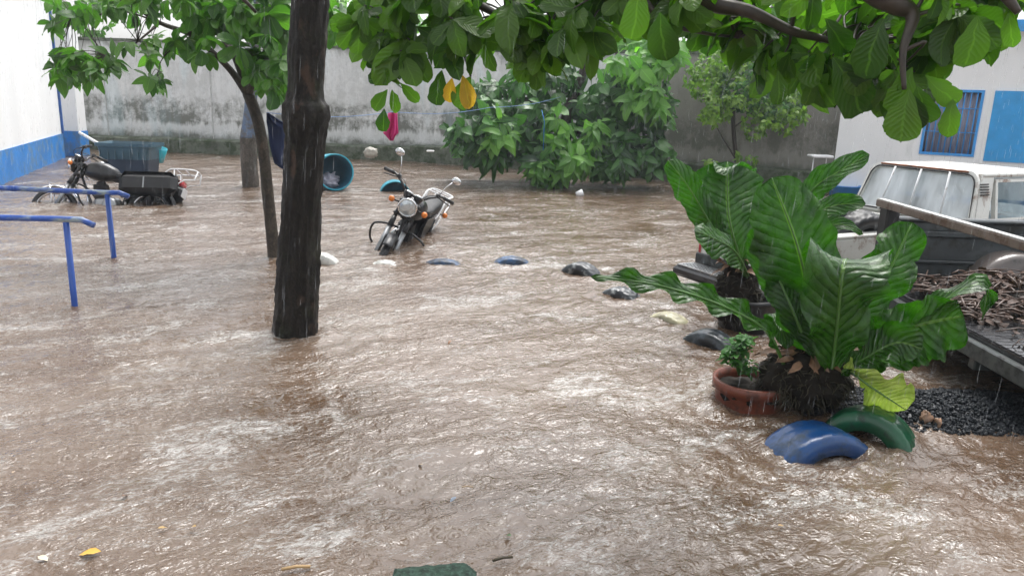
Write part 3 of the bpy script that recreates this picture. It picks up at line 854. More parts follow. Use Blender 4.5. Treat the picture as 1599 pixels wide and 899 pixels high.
bush_tree('small_leaved_tree', 'airy small leaved tree with yellow green sprays in front of the grimy wall',
    [(P(1154, 296, Yc), .05), (P(1150, 250, Yc), .045), (P(1145, 190, Yc), .04), (P(1150, 120, Yc), .03), (P(1160, 60, Yc), .02)],
    [(1110, 120, Yc, 42, 34, .8, 130, None), (1170, 130, Yc, 60, 44, .9, 200, M_bushleaf), (1170, 125, Yc - .3, 60, 44, .6, 70, None), (1215, 165, Yc, 46, 34, .8, 110, M_bushleaf), (1240, 175, Yc - .3, 36, 34, .6, 50, None), (1115, 165, Yc - .5, 30, 34, .5, 60, None), (1150, 170, Yc - .5, 26, 26, .4, 34, None),
     (1210, 185, Yc - .5, 35, 26, .5, 50, None), (1180, 200, Yc - .3, 26, 22, .4, 22, None), (1140, 85, Yc, 50, 24, .8, 90, None), (1230, 140, Yc - .3, 26, 30, .4, 36, None), (1110, 262, Yc - .9, 20, 15, .3, 26, None), (1165, 250, Yc - .5, 18, 15, .3, 14, None)],
    T_OVATE, M_fine, .13, 5, M_twig,
    branches=[B((1150, 250, Yc, .02), (1120, 200, Yc, .012), (1105, 160, Yc - .2, .008)), B((1145, 200, Yc, .02), (1185, 170, Yc, .012), (1225, 160, Yc - .2, .008)), B((1154, 280, Yc, .012), (1125, 268, Yc - .5, .008), (1108, 258, Yc - .8, .005))])
# trees beyond the wall
for (x, Y, h, lab, mt) in [(560, 23, 4.4, 'pale green tree rising behind the white part of the wall', M_bushbright), (90, 24, 4.8, 'green tree rising over the wall by the left building', M_leftleaf),
                       (980, 21.5, 4.6, 'leafy tree beyond the wall above the broad tree', M_bushbright), (1230, 20.5, 5.4, 'tall tree beyond the grimy part of the wall', M_leftleaf)]:
    c = P(x, 100, Y); c.z = 0
    t, ad = worldparts('tree', lab, 'tree', c, 'trees beyond the back wall')
    tm = MB(); limb(tm, [(c + Vector((0, 0, -.5)), .2), (c + Vector((.1, 0, 1.5)), .17), (c + Vector((-.1, .1, h * .75)), .1), (c + Vector((.05, .1, h)), .04)], 10); ad(tm.build('trunk', M_bark2))
    L_ = Leaves()
    for i in range(190):
        a = Vector((random.gauss(0, 1), random.gauss(0, 1), random.gauss(0, 1))).normalized() * random.uniform(.55, 1.05)
        p = c + Vector((a.x * 2.3, a.y * 1.8, h * .78 + a.z * 1.25))
        L_.whorl(T_OVATE, p, a + Vector((0, 0, .4)), 6, .26, droop=.5)
    ad(L_.build('crown', mt))

# ---------------------------------------------------------------- giant bird's nest plants
def bigleaf_material(name, dark, light, vein, trans=.3, rough=.16):
    m, nt, b = newmat(name)
    uvn = nt.nodes.new('ShaderNodeUVMap'); uvn.uv_map = 'UVMap'
    sep = nt.nodes.new('ShaderNodeSeparateXYZ'); nt.links.new(uvn.outputs[0], sep.inputs[0])
    au = mathn(nt, 'ABSOLUTE', mathn(nt, 'MULTIPLY', mathn(nt, 'SUBTRACT', sep.outputs[0], .5), 2.0))
    n1 = noisen(nt, coords(nt), 14, 5, .6)
    ph = mathn(nt, 'ADD', mathn(nt, 'SUBTRACT', mathn(nt, 'MULTIPLY', sep.outputs[1], 34.0), mathn(nt, 'MULTIPLY', au, 5.5)), mathn(nt, 'MULTIPLY', n1, 1.2))
    lat = mathn(nt, 'ABSOLUTE', mathn(nt, 'SINE', mathn(nt, 'MULTIPLY', ph, 1.5708)))
    latl = ramp(nt, lat, [(0.0, 1), (.12, 0)])
    mid = ramp(nt, au, [(.0, 1), (.035, 1), (.06, 0)])
    base = ramp(nt, n1, [(.3, dark), (.7, light)])
    c = mixc(nt, mathn(nt, 'MULTIPLY', latl, .22), base, vein)
    c = mixc(nt, mathn(nt, 'MULTIPLY', mid, .9), c, vein)
    nt.links.new(c, b.inputs['Base Color'])
    rn = nt.nodes.new('ShaderNodeMapRange'); rn.inputs[1].default_value = .35; rn.inputs[2].default_value = .65; rn.inputs[3].default_value = rough * .5; rn.inputs[4].default_value = rough * 2.2
    nt.links.new(noisen(nt, coords(nt), 9, 4), rn.inputs[0]); nt.links.new(rn.outputs[0], b.inputs['Roughness'])
    b.inputs['Specular IOR Level'].default_value = .4
    b.inputs['Coat Weight'].default_value = .3; b.inputs['Coat Roughness'].default_value = .05
    h = mathn(nt, 'ADD', mathn(nt, 'POWER', lat, .5), mathn(nt, 'MULTIPLY', n1, 1.3))
    p1 = bumpn(nt, None, h, .9, .016)
    bumpn(nt, b, noisen(nt, coords(nt), 130, 3), .25, .002, p1)
    tr = nt.nodes.new('ShaderNodeBsdfTranslucent')
    c2 = mixc(nt, 1.0, c, (1.5, 2.1, .5), 'MULTIPLY'); nt.links.new(c2, tr.inputs[0])
    mx = nt.nodes.new('ShaderNodeMixShader'); mx.inputs[0].default_value = trans
    nt.links.new(b.outputs[0], mx.inputs[1]); nt.links.new(tr.outputs[0], mx.inputs[2]); nt.links.new(mx.outputs[0], nt.nodes['Material Output'].inputs[0])
    return m
M_big = bigleaf_material('nest_leaf', (.010, .056, .002), (.038, .130, .005), (.13, .26, .04), .28, .2)
M_pale = bigleaf_material('dying_leaf', (.30, .38, .08), (.55, .58, .22), (.7, .7, .35), .3, .3)
def big_leaf(pts, W, side, a=1.0, bb=.42, fold=.15, wave=.02, wf=3.5, seed=0, wl=1.0, wr=1.0, stalk=.1, m=None, notch=0.0):
    """pts: (px,py,Y) along the midrib. W half width in px at the middle. side: world vector roughly across the blade"""
    ctrl = [Vector((*P(x, y, Y), 0)) for x, y, Y in pts]
    n = 46; q = smooth_path(ctrl, 16)
    q = [Vector((v.x, v.y, v.z)) for v in q]
    ds = [0]
    for i in range(1, len(q)): ds.append(ds[-1] + (q[i] - q[i - 1]).length)
    Lt = ds[-1]
    def at(t):
        s_ = t * Lt
        for i in range(1, len(q)):
            if ds[i] >= s_:
                f = (s_ - ds[i - 1]) / max(ds[i] - ds[i - 1], 1e-9); return q[i - 1].lerp(q[i], f)
        return q[-1]
    Wm = PX(pts[len(pts) // 2][0], pts[len(pts) // 2][1], pts[len(pts) // 2][2], W)
    side = Vector(side); V = []; UV = []; nc = 19
    pk = (a / (a + bb)) ** a * (bb / (a + bb)) ** bb
    for i in range(n):
        t = i / (n - 1); p = at(t); tg = (at(min(t + .02, 1)) - at(max(t - .02, 0))).normalized()
        s_ = (side - tg * side.dot(tg)).normalized(); nn_ = tg.cross(s_)
        tb = max((t - stalk) / (1 - stalk), 0)
        w = (tb ** a * (1 - tb) ** bb) / pk if tb < 1 else 0
        w = w * Wm + .010 * (1 - t)
        for j in range(nc):
            u = (j / (nc - 1)) * 2 - 1; au = abs(u)
            k = wl if u < 0 else wr
            edge = 1 + .13 * mnoise.noise(Vector((t * 11, u * 2, seed))) * au - .35 * au * max(0, mnoise.noise(Vector((t * 23, (3 if u > 0 else 0), seed + 8))) - .18) + .05 * math.sin(t * 41 + seed + u) * au * au
            if notch: edge *= 1 - notch * au * max(0, mnoise.noise(Vector((t * 14, (1 if u > 0 else 0), seed + 5))))
            vein = .0045 * abs(math.sin((t * 34 - au * 5.5) * 1.5708)) * (w / max(Wm, 1e-6)) * (1 - au * .4)
            off = fold * w * au ** 1.3 + wave * (au ** 2) * math.sin(t * wf * 6.283 + seed + (2.0 if u > 0 else 0)) * min(1, w / Wm * 1.5) + .010 * mnoise.noise(Vector((t * 12, u * 3, seed + 2))) * au + vein
            V.append(p + s_ * (u * w * k * edge) + nn_ * off); UV.append((.5 + u / 2, t))
    Fq = [(i * nc + j, i * nc + j + 1, (i + 1) * nc + j + 1, (i + 1) * nc + j) for i in range(n - 1) for j in range(nc - 1)]
    return [tuple(v) for v in V], Fq, UV, at, m
def midrib(at, r0, r1, nn=14):
    return [at(i / nn) for i in range(nn + 1)], [r0 + (r1 - r0) * i / nn for i in range(nn + 1)]
def add_big(ad, name='leaf', label=None, **k):
    m_ = k.pop('m', None) or M_big
    V, Fq, UV, at, _ = big_leaf(**k)
    o = np_obj(name, V, Fq, m_, uv=UV); ad(o)
    if label: o['label'] = label
    mb = MB(); pts, rr = midrib(at, .011, .002); mb.tube(pts, rr, 7)
    r = mb.build('midrib', M_rib); ad(r, o)
    return o
M_rib = mat('leaf_rib', (.07, .17, .03), .3, var=.15, coat=.4)
M_root = mat('wet_roots', (.045, .038, .02), .5, var=.6, vs=30, bump=.6)
M_soil = mat('dark_root_mass', (.014, .011, .008), .85, spec=.2, var=.6, vs=20, bump=1.0, bs=70)
M_dry = mat('dry_brown_leaf', (.16, .085, .045), .5, var=.5, vs=18)
def root_clump(ad, c, rx, ry, rz, seed, nroots=260, name='root_ball'):
    m = MB(); m.ell(c, (rx, ry, rz), n=36, m=24, lump=.35, ls=2.6, seed=seed)
    ad(m.build(name, M_soil))
    r = MB(); rg = random.Random(seed)
    for i in range(nroots):
        th = rg.uniform(0, 6.283); el = rg.uniform(-.9, .8)
        d = Vector((math.cos(th) * math.cos(el), math.sin(th) * math.cos(el), math.sin(el)))
        p = c + Vector((d.x * rx, d.y * ry, d.z * rz)) * .92
        q = [p]
        L = rg.uniform(.04, .13); v = d.copy()
        for k in range(4):
            v = (v + Vector((rg.uniform(-.7, .7), rg.uniform(-.7, .7), rg.uniform(-.9, .3)))).normalized(); q.append(q[-1] + v * L / 4)
        r.tube(q, [.0032, .003, .0025, .002, .001], 4)
    o = r.build('roots', M_root); ad(o); o['kind'] = 'stuff'
    # dry sheaths on top
    dm = Leaves()
    for i in range(34):
        th = rg.uniform(0, 6.283); rr = rg.uniform(.0, .8)
        p = c + Vector((math.cos(th) * rx * rr, math.sin(th) * ry * rr, rz * math.sqrt(max(0, 1 - rr * rr)) + .015))
        dm.add(random.choice(T_LANCE), p, (math.cos(th), math.sin(th), rg.uniform(-.1, .6)), (rg.uniform(-1, 1), rg.uniform(-1, 1), 1), rg.uniform(.07, .14))
    o = dm.build('dry_sheaths', M_dry); ad(o); o['kind'] = 'stuff'

# back plant, on its own clump
Yq = G(1170, 512).y
cb = P(1158, 452, Yq)
t, ad = worldparts('nest_plant', 'further giant leafed plant, half hidden behind the front one beside the pickup bumper', 'plant', (cb.x, cb.y, 0), 'giant nest plants')
root_clump(ad, P(1150, 462, Yq), .155, .15, .26, 5, 230)
m = MB(); pt = P(1160, 470, Yq); m.lathe([(.17, 0), (.19, .02), (.22, .30), (.235, .31), (.235, .34), (.2, .34), (.19, .30)], (pt.x + .05, pt.y + .05, -.1), (0, 0, 1), 28); ad(m.build('pot', mat('black_bucket', (.015, .015, .017), .35)))
X = Vector((1, 0, 0)); Yv = Vector((0, 1, 0)); Z = Vector((0, 0, 1))
add_big(ad, pts=[(1170, 440, Yq), (1155, 400, Yq - .03), (1138, 335, Yq), (1136, 252, Yq + .12)], W=60, side=X, fold=.14, wave=.018, seed=2)
add_big(ad, pts=[(1165, 440, Yq), (1110, 350, Yq - .05), (1075, 292, Yq - .1), (1043, 250, Yq - .12)], W=23, side=X * .5 + Z * .6, fold=.3, wave=.02, seed=4, a=.8)
add_big(ad, pts=[(1175, 445, Yq), (1150, 395, Yq - .25), (1115, 372, Yq - .38), (1084, 360, Yq - .42)], W=27, side=Z * .7 + Yv * .5, fold=.25, wave=.02, seed=9)
add_big(ad, pts=[(1185, 440, Yq + .1), (1180, 360, Yq + .3), (1160, 280, Yq + .4), (1135, 262, Yq + .1), (1118, 270, Yq)], W=24, side=X, fold=.2, wave=.02, seed=12)
add_big(ad, pts=[(1185, 440, Yq + .1), (1215, 380, Yq + .1), (1265, 300, Yq + .15), (1310, 268, Yq + .1), (1358, 241, Yq + .0)], W=20, side=X * .4 + Z * .7, fold=.25, wave=.02, seed=15, a=1.1)
add_big(ad, pts=[(1195, 440, Yq + .1), (1250, 350, Yq + .2), (1300, 322, Yq + .1), (1352, 318, Yq)], W=18, side=Z + Yv * .6, fold=.2, wave=.015, seed=18)
add_big(ad, label='small half pale leaf of the back plant', pts=[(1195, 450, Yq + .1), (1260, 370, Yq + .1), (1310, 350, Yq), (1348, 366, Yq - .05)], W=12, side=Z + Yv * .9, fold=.2, wave=.015, seed=20)

# front plant
cf_ = G(1262, 640); Yf = cf_.y + .02
t, ad = worldparts('nest_plant', 'nearest giant plant, glossy paddle leaves on a root ball beside the terracotta pot', 'plant', (cf_.x, cf_.y, 0), 'giant nest plants')
root_clump(ad, P(1258, 590, Yf), .235, .2, .15, 3, 420)
F0 = Yf - .02
add_big(ad, pts=[(1262, 562, F0), (1262, 470, F0), (1244, 380, F0 + .02), (1205, 277, F0 + .10)], W=64, side=X + Z * .25, fold=.12, wave=.02, seed=31, stalk=.02, a=.62, bb=.45)
add_big(ad, pts=[(1268, 560, F0 - .02), (1240, 490, F0 - .05), (1218, 440, F0 + .02), (1195, 400, F0 + .05), (1180, 352, F0 + .06)], W=26, side=X + Z * .4, fold=.3, wave=.01, seed=33, a=.7)
add_big(ad, pts=[(1298, 585, F0 - .12), (1306, 520, F0 - .22), (1313, 450, F0 - .30), (1318, 412, F0 - .27), (1324, 404, F0 - .12), (1332, 420, F0 + .05)], W=64, side=X - Z * .12, fold=-.10, wave=.055, seed=35, stalk=.0, a=.75, bb=.32)
add_big(ad, pts=[(1310, 580, F0), (1340, 500, F0 + .03), (1385, 430, F0 + .05), (1425, 347, F0 + .12)], W=39, side=X + Z * .45, fold=.12, wave=.04, seed=38, a=.8, bb=.4)
add_big(ad, pts=[(1315, 590, F0 - .05), (1360, 545, F0 - .15), (1425, 510, F0 - .22), (1505, 492, F0 - .25)], W=54, side=Z + X * .35, fold=.15, wave=.05, wf=5, seed=40, a=.7, bb=.35, wl=1.15, wr=.8, notch=.25)
add_big(ad, pts=[(1315, 585, F0), (1390, 522, F0 - .1), (1455, 480, F0 - .2), (1515, 447, F0 - .25), (1540, 452, F0 - .27), (1533, 500, F0 - .30)], W=19, side=Yv + X * .3 + Z * .4, fold=.2, wave=.02, wf=5, seed=43, a=1.2, bb=.4)
add_big(ad, label='long leaf drooping left over the water', pts=[(1225, 572, F0 - .05), (1195, 515, F0 - .12), (1120, 474, F0 - .2), (1040, 448, F0 - .26), (985, 438, F0 - .3), (922, 432, F0 - .32)], W=22, side=Yv * .8 + Z * .6, fold=-.25, wave=.035, wf=6, seed=46, a=.45, bb=.55)
add_big(ad, pts=[(1255, 565, F0 + .1), (1215, 515, F0 + .12), (1208, 490, F0 + .1), (1222, 520, F0 + .0), (1228, 545, F0 - .03)], W=16, side=X + Yv * .6, fold=.2, wave=.02, seed=48)
add_big(ad, label='yellowing pale leaf hanging down onto the green tyre', m=M_pale, pts=[(1318, 580, F0 - .1), (1335, 585, F0 - .2), (1362, 605, F0 - .28), (1415, 640, F0 - .32)], W=44, side=X * .7 - Z * .7, fold=.15, wave=.03, wf=5, seed=51, a=.6, bb=.4, notch=.3)
add_big(ad, pts=[(1312, 590, F0 - .05), (1350, 562, F0 - .15), (1378, 552, F0 - .2), (1400, 560, F0 - .22)], W=16, side=X * .4 + Yv * .5 + Z * .6, fold=.15, wave=.02, seed=54)
add_big(ad, pts=[(1300, 590, F0 - .1), (1350, 560, F0 - .22), (1400, 535, F0 - .30), (1440, 545, F0 - .34)], W=34, side=Z + X * .6, fold=.2, wave=.03, seed=57, a=.8)
add_big(ad, pts=[(1280, 575, F0 - .08), (1272, 520, F0 - .06), (1268, 470, F0 - .02), (1262, 430, F0 + .05)], W=30, side=X, fold=.2, wave=.01, seed=58, a=.7)

# terracotta pot with soil, seedling in it
pc = G(1180, 645); pc = Vector((pc.x + .015, pc.y + .18, -.02))
t, ad = worldparts('flower_pot', 'round terracotta pot standing in the flood with its rim just out of the water', 'pot', pc)
M_terra = mat('terracotta', (.17, .045, .024), .35, var=.3, vs=9, dirt=(.08, .03, .02), dirt_amt=.4)
m = MB(); m.lathe([(.15, -.3), (.19, .02), (.197, .10), (.213, .105), (.215, .155), (.198, .158), (.19, .12), (.185, .09)], pc, (0, 0, 1), 48); ad(m.build('body', M_terra))
m = MB(); m.ell(pc + Vector((0, 0, .085)), (.188, .188, .045), n=30, m=10, lump=.5, ls=5); ad(m.build('soil', M_soil))
sc_ = P(1155, 570, pc.y - .02)
t, ad = worldparts('seedling', 'small bushy seedling with bright green leaves growing in the terracotta pot', 'plant', (sc_.x, sc_.y, .1))
m = MB(); L_ = Leaves()
for i in range(11):
    tp_ = P(1155 + random.uniform(-26, 26), 545 + random.uniform(-22, 22), pc.y - .02 + random.uniform(-.07, .07)); m.tube([sc_ + Vector((0, 0, -.06)), (sc_ + tp_) / 2 + Vector((0, 0, .02)), tp_], [.004, .003, .002], 5)
    for k in range(3): L_.whorl(T_OVATE, tp_ + Vector((random.uniform(-.02, .02), random.uniform(-.02, .02), -.03 * k)), (random.uniform(-.3, .3), random.uniform(-.3, .3), 1), 6, .062, (45, 85), .3)
ad(m.build('stem', M_rib)); ad(L_.build('foliage', leaf_material('seedling_leaf', (.02, .09, .012), (.06, .2, .03), .3, .25)))
# ---------------------------------------------------------------- tyres set on edge round the yard bed
def tyre_mat(name, col, scuff=(.03, .03, .03), amt=.4, rough=.3):
    return mat(name, col, rough, var=.25, vs=7, bump=.35, bs=45, dirt=scuff, dirt_amt=amt, ds=9, coat=.15)
def torus_tyre(m, c, axis, R_, w, h=.09, n=96, tread=.006, mi=0, hollow=True, up=None, rows=3):
    axis = Vector(axis).normalized(); a = (Vector(up) if up else Vector((0, 0, 1))); a = (a - axis * a.dot(axis)).normalized(); b = axis.cross(a); c = Vector(c)
    prof = []
    for k in range(15):      # outside: sidewall - tread - sidewall
        f = -1 + 2 * k / 14
        rr = R_ - h * (abs(f) ** 6.0) - .012 * f * f; ww = w / 2 * math.sin(f * math.pi / 2 * .98) * 1.0
        if k in (5, 9): rr -= .007
        prof.append((rr, ww, 1 if abs(f) < .62 else 0))
    prof.append((R_ - h * 1.12, w / 2 * .84, 0)); prof.append((R_ - h * .95, w / 2 * .80, 0))
    for f in (.6, 0, -.6): prof.append((R_ - .03, w / 2 * f * 1.15, 0))
    prof.append((R_ - h * .95, -w / 2 * .80, 0)); prof.append((R_ - h * 1.12, -w / 2 * .84, 0))
    rings = []
    for i in range(n):
        ph = 2 * math.pi * i / n; ring = []
        for rr, ww, tr in prof:
            if tr: rr -= tread * (1 if ((i + int(round((abs(ww) / w) * 8))) % 4) < 1 else 0)
            ring.append(c + axis * ww + (a * math.cos(ph) + b * math.sin(ph)) * rr)
        rings.append(ring)
    rings.append(rings[0]); m.loft(rings, mi, cap=False)
TYG = 'painted tyres half buried in a line'
def edge_tyre(px, py, chord_px, top_py, w, yaw, material, label, tilt=0.0, tread=.006, R_=.29, hf=.75):
    c = G(px, py); Yd = c.y; dc = (c - CAM).dot(_f)
    h = max(.035, (py - top_py) / F_PX * dc * 1.03 - w * hf * CAM_H / dc)
    chord = chord_px / F_PX * dc
    R_ = ((chord / 2) ** 2 + h * h) / (2 * h) if chord_px else R_
    R_ = min(max(R_, .24), .40)
    ax = Matrix.Rotation(math.radians(yaw), 3, 'Z') @ Vector((0, 1, 0))
    ax = Matrix.Rotation(math.radians(tilt), 3, Vector((ax.y, -ax.x, 0))) @ ax
    m = MB(); pos = Vector((c.x, c.y + w * .35, h - R_))
    torus_tyre(m, (0, 0, 0), ax, R_, w, tread=tread)
    o = m.build('tyre', material); o.location = pos
    tag(o, label, 'tyre', TYG); WAKES.append((pos.x, pos.y, chord / 2)); return o
T_blue = tyre_mat('blue_tyre_paint', (.002, .042, .15), (.012, .03, .06), .4)
T_blue2 = tyre_mat('worn_blue_tyre', (.03, .085, .19), (.016, .02, .028), .7)
T_green = tyre_mat('green_tyre_paint', (.006, .075, .032), (.015, .03, .02), .3)
T_white = tyre_mat('white_tyre_paint', (.62, .62, .58), (.12, .12, .11), .45)
T_cream = tyre_mat('cream_tyre_paint', (.42, .39, .25), (.2, .18, .12), .5)
T_bw = tyre_mat('black_tyre_white_flakes', (.028, .033, .038), (.42, .44, .44), .3)
T_black = tyre_mat('bare_black_rubber', (.022, .028, .033), (.08, .1, .12), .35)
edge_tyre(1288, 716, 168, 655, .27, 18, T_blue, 'glossy blue painted tyre nearest the camera below the terracotta pot', tilt=-4, tread=.0035, hf=.62)
edge_tyre(1368, 690, 118, 625, .24, -35, T_green, 'dark green tyre with white runs beside the gravel, behind the blue one', tilt=-6, tread=.004, hf=.72)
edge_tyre(496, 412, 58, 392, .17, 4, T_white, 'white painted tyre showing beside the thick tree trunk', tread=.003)
edge_tyre(600, 414, 36, 410, .17, 6, T_white, 'pale tyre almost drowned in front of the leaning motorcycle')
edge_tyre(691, 413, 56, 402, .17, 2, T_blue2, 'worn blue tyre just right of the leaning motorcycle')
edge_tyre(799, 413, 60, 398, .18, 4, T_blue2, 'worn blue tyre in the middle of the row, furthest from both trees')
edge_tyre(908, 430, 52, 407, .19, -38, T_bw, 'black tyre with a white painted flank at the bend of the row')
edge_tyre(971, 465, 56, 445, .19, -38, T_bw, 'black tyre flecked with white under the drooping leaf tip', tread=.012)
edge_tyre(1046, 502, 48, 484, .18, -38, T_cream, 'cream painted tyre between the drooping leaf and the pickup')
edge_tyre(1112, 540, 74, 510, .19, -40, T_black, 'bare black tyre behind the seedling', tread=.003)

# ---------------------------------------------------------------- handrails
M_rail = mat('chipped_blue_rail', (.015, .075, .36), .35, var=.15, dirt=(.30, .36, .36), dirt_amt=.42, ds=3.2, coat=.3, cscale=(1, 3, 3))
M_post = mat('blue_post_paint', (.012, .07, .34), .35, var=.15, vs=9, coat=.3)
def handrail(label, base_px, top_py, pts, r):
    b = G(*base_px); Yp = b.y
    t, ad = worldparts('handrail', label, 'handrail', (b.x, b.y, 0), 'blue pipe handrails')
    tp_ = P(base_px[0] - (base_px[1] - top_py) * .105, top_py, Yp)
    m = MB(); m.tube([Vector((b.x, b.y, -.5)), b, tp_], r, 16); m.tube([b + Vector((0, 0, -.02)), b + Vector((0, 0, .0))], r * 1.02, 16); ad(m.build('post', M_post))
    q = [P(x, y, Y) for x, y, Y in pts]
    m = MB(); m.tube(q, r * 1.0, 16); m.tube([q[0] , q[0].lerp(q[1], .01)], r, 8)
    o = m.build('rail', M_rail); ad(o)
    for f in (.55, .80):
        s_ = MB(); a = q[0].lerp(q[1], f); s_.tube([a, a + (q[1] - q[0]).normalized() * .045], r * 1.14, 16)
        ad(s_.build('weld_collar', M_post), o)
    WAKES.append((b.x, b.y, .04))
ya = G(178, 404).y; yb = G(117, 480).y
handrail('further blue pipe handrail, in front of the fallen motorcycle', (178, 404), 303, [(-700, 262, ya - 1.2), (165, 301, ya), (186, 301, ya), (201, 307, ya)], .024)
handrail('nearer handrail with a rail worn to bare grey pipe', (117, 480), 347, [(-700, 325, yb - .8), (100, 342, yb), (127, 343, yb), (147, 352, yb)], .022)

# ---------------------------------------------------------------- motorcycles
M_chrome = mat('chrome', (.75, .76, .78), .12, 1.0, var=.05, bump=0)
M_alu = mat('cast_aluminium', (.30, .31, .32), .4, .8, var=.15)
M_blkpaint = mat('black_gloss_paint', (.008, .008, .009), .3, coat=.15, bump=0)
M_blkplas = mat('black_plastic', (.02, .02, .022), .35)
M_rubber = mat('tyre_rubber', (.018, .018, .019), .45, bump=.3)
M_vinyl = mat('seat_vinyl', (.012, .012, .013), .5, bump=.2, bs=90)
M_greytank = mat('grey_tank_paint', (.10, .105, .115), .2, coat=.6)
M_orangel = mat('amber_lens', (.75, .20, .015), .15, coat=.6)
M_redl = mat('red_lens', (.45, .012, .02), .15, coat=.6)
M_whitep = mat('white_metal_paint', (.75, .76, .77), .3, var=.08, dirt=(.3, .25, .2), dirt_amt=.15)
m_, nt_, b_ = newmat('headlamp_glass'); b_.inputs['Base Color'].default_value = (.62, .66, .68, 1); b_.inputs['Roughness'].default_value = .08; b_.inputs['Metallic'].default_value = .6
M_lens = m_
wv = nt_.nodes.new('ShaderNodeTexWave'); wv.inputs['Scale'].default_value = 26; nt_.links.new(coords(nt_), wv.inputs[0]); bumpn(nt_, b_, wv.outputs[1], .5, .004)
def motorcycle(label, loc, R, steer=0.0, white_rack=True, tank=None, group='motorcycles standing in the flood', fender=None, crash=True, mirrors=True):
    t = thing('motorcycle', label, 'motorcycle', loc, group, R)
    tank = tank or M_blkpaint; fender = fender or M_blkplas
    H = Vector((.93, 0, .86)); axr = Vector((-math.sin(math.radians(27)), 0, math.cos(math.radians(27))))
    SR = Matrix.Rotation(math.radians(steer), 3, axr)
    def S(m):
        m.v = [tuple(H + SR @ (Vector(v) - H)) for v in m.v]; return m
    FA = Vector((1.27, 0, .30)); RA = Vector((0, 0, .30))
    def wheel(c, steerit, wd):
        m = MB(); torus_tyre(m, c, (0, 1, 0), .30, wd, h=.055, n=72, tread=.005)
        if steerit: S(m)
        wr = m.build('wheel', M_rubber, t); wr.name = 'front_wheel' if steerit else 'rear_wheel'
        m = MB(); m.lathe([(.248, -wd * .36), (.232, -wd * .3), (.225, 0), (.232, wd * .3), (.248, wd * .36), (.24, wd * .36), (.222, wd * .28), (.215, 0), (.222, -wd * .28), (.24, -wd * .36), (.248, -wd * .36)], c, (0, 1, 0), 40)
        m.lathe([(.001, -.06), (.045, -.06), (.06, -.02), (.06, .02), (.045, .06), (.001, .06)], c, (0, 1, 0), 20)
        for k in range(18):
            a = 2 * math.pi * k / 18; s_ = .025 if k % 2 else -.025
            m.tube([c + Vector((math.cos(a) * .045, s_, math.sin(a) * .045)), c + Vector((math.cos(a + .12) * .222, 0, math.sin(a + .12) * .222))], .004, 5)
        if steerit: S(m)
        m.build('rim', M_chrome, wr)
    wheel(FA, True, .085); wheel(RA, False, .105)
    # fork
    m = MB()
    for s_ in (-1, 1):
        y = s_ * .085; m.tube([FA + Vector((0, y, -.03)), FA + axr * .40 + Vector((0, y, 0))], [.03, .028], 14)
    S(m).build('fork_leg', M_alu, t)
    m = MB()
    for s_ in (-1, 1):
        y = s_ * .085; m.tube([FA + axr * .40 + Vector((0, y, 0)), FA + axr * .52 + Vector((0, y, 0))], [.034, .026], 14); m.tube([FA + axr * .52 + Vector((0, y, 0)), FA + axr * .74 + Vector((0, y, 0))], .021, 12)
    for k in (.56, .72): m.box(FA + axr * k + Vector((-.02, 0, 0)), (.06, .24, .03), bev=.008)
    S(m).build('fork', M_blkplas, t)
    # front fender
    def fend(c, r, a0, a1, w, nseg=22, lip=.03):
        m = MB(); rings = []
        for i in range(nseg + 1):
            a = math.radians(a0 + (a1 - a0) * i / nseg); ring = []
            for k in range(9):
                f = -1 + k / 4; rr = r - lip * abs(f) ** 2.4
                ring.append(c + Vector((math.cos(a) * rr, f * w / 2, math.sin(a) * rr)))
            for k in range(8, -1, -1):
                f = -1 + k / 4; rr = r - lip * abs(f) ** 2.4 - .005
                ring.append(c + Vector((math.cos(a) * rr, f * w / 2 * .96, math.sin(a) * rr)))
            rings.append(ring)
        m.loft(rings); return m
    m = fend(FA, .345, 52, 150, .115)
    for s_ in (-1, 1): m.tube([FA + Vector((0, s_ * .07, .0)), FA + Vector((.06, s_ * .07, .33))], .007, 6)
    S(m).build('front_fender', fender, t)
    fend(RA, .365, 20, 175, .15).build('rear_fender', M_blkplas, t)
    # headlamp
    hc = Vector((1.08, 0, .93)); hd = Vector((1, 0, -.12)).normalized()
    m = MB(); m.lathe([(.005, -.13), (.05, -.12), (.085, -.07), (.10, -.01), (.102, .02)], hc, hd, 28); hl = S(m).build('headlight', M_blkpaint, t)
    m = MB(); m.lathe([(.100, .0), (.107, .012), (.104, .03), (.092, .032), (.09, .02)], hc, hd, 28); S(m).build('bezel', M_chrome, hl)
    m = MB(); m.lathe([(.091, .022), (.07, .036), (.04, .045), (.001, .048)], hc, hd, 28); S(m).build('lens', M_lens, hl)
    for s_ in (-1, 1):
        m = MB(); a = Vector((1.03, s_ * .09, .93)); m.tube([a, Vector((1.05, s_ * .17, .93))], .009, 8); st = S(m).build('indicator', M_blkplas, t)
        m = MB(); m.ell(Vector((1.06, s_ * .195, .93)), (.03, .034, .034), n=14, m=10); S(m).build('lens', M_orangel, st)
        m = MB(); m.tube([Vector((-.30, s_ * .07, .66)), Vector((-.32, s_ * .15, .67))], .009, 8); st = m.build('indicator', M_blkplas, t)
        m = MB(); m.ell(Vector((-.325, s_ * .175, .67)), (.03, .034, .034), n=14, m=10); m.build('lens', M_orangel, st)
    # clocks
    m = MB()
    for s_ in (-1, 1):
        c = Vector((.99, s_ * .06, 1.05)); m.lathe([(.001, -.06), (.04, -.055), (.052, -.01), (.054, .01), (.048, .012)], c, (-.45, 0, .9), 20)
    cl_ = S(m).build('instrument_pod', M_blkplas, t)
    m = MB()
    for s_ in (-1, 1):
        c = Vector((.99, s_ * .06, 1.05)); m.lathe([(.054, .0), (.057, .01), (.050, .016)], c, (-.45, 0, .9), 20); m.lathe([(.048, .011), (.001, .0112)], c, (-.45, 0, .9), 20)
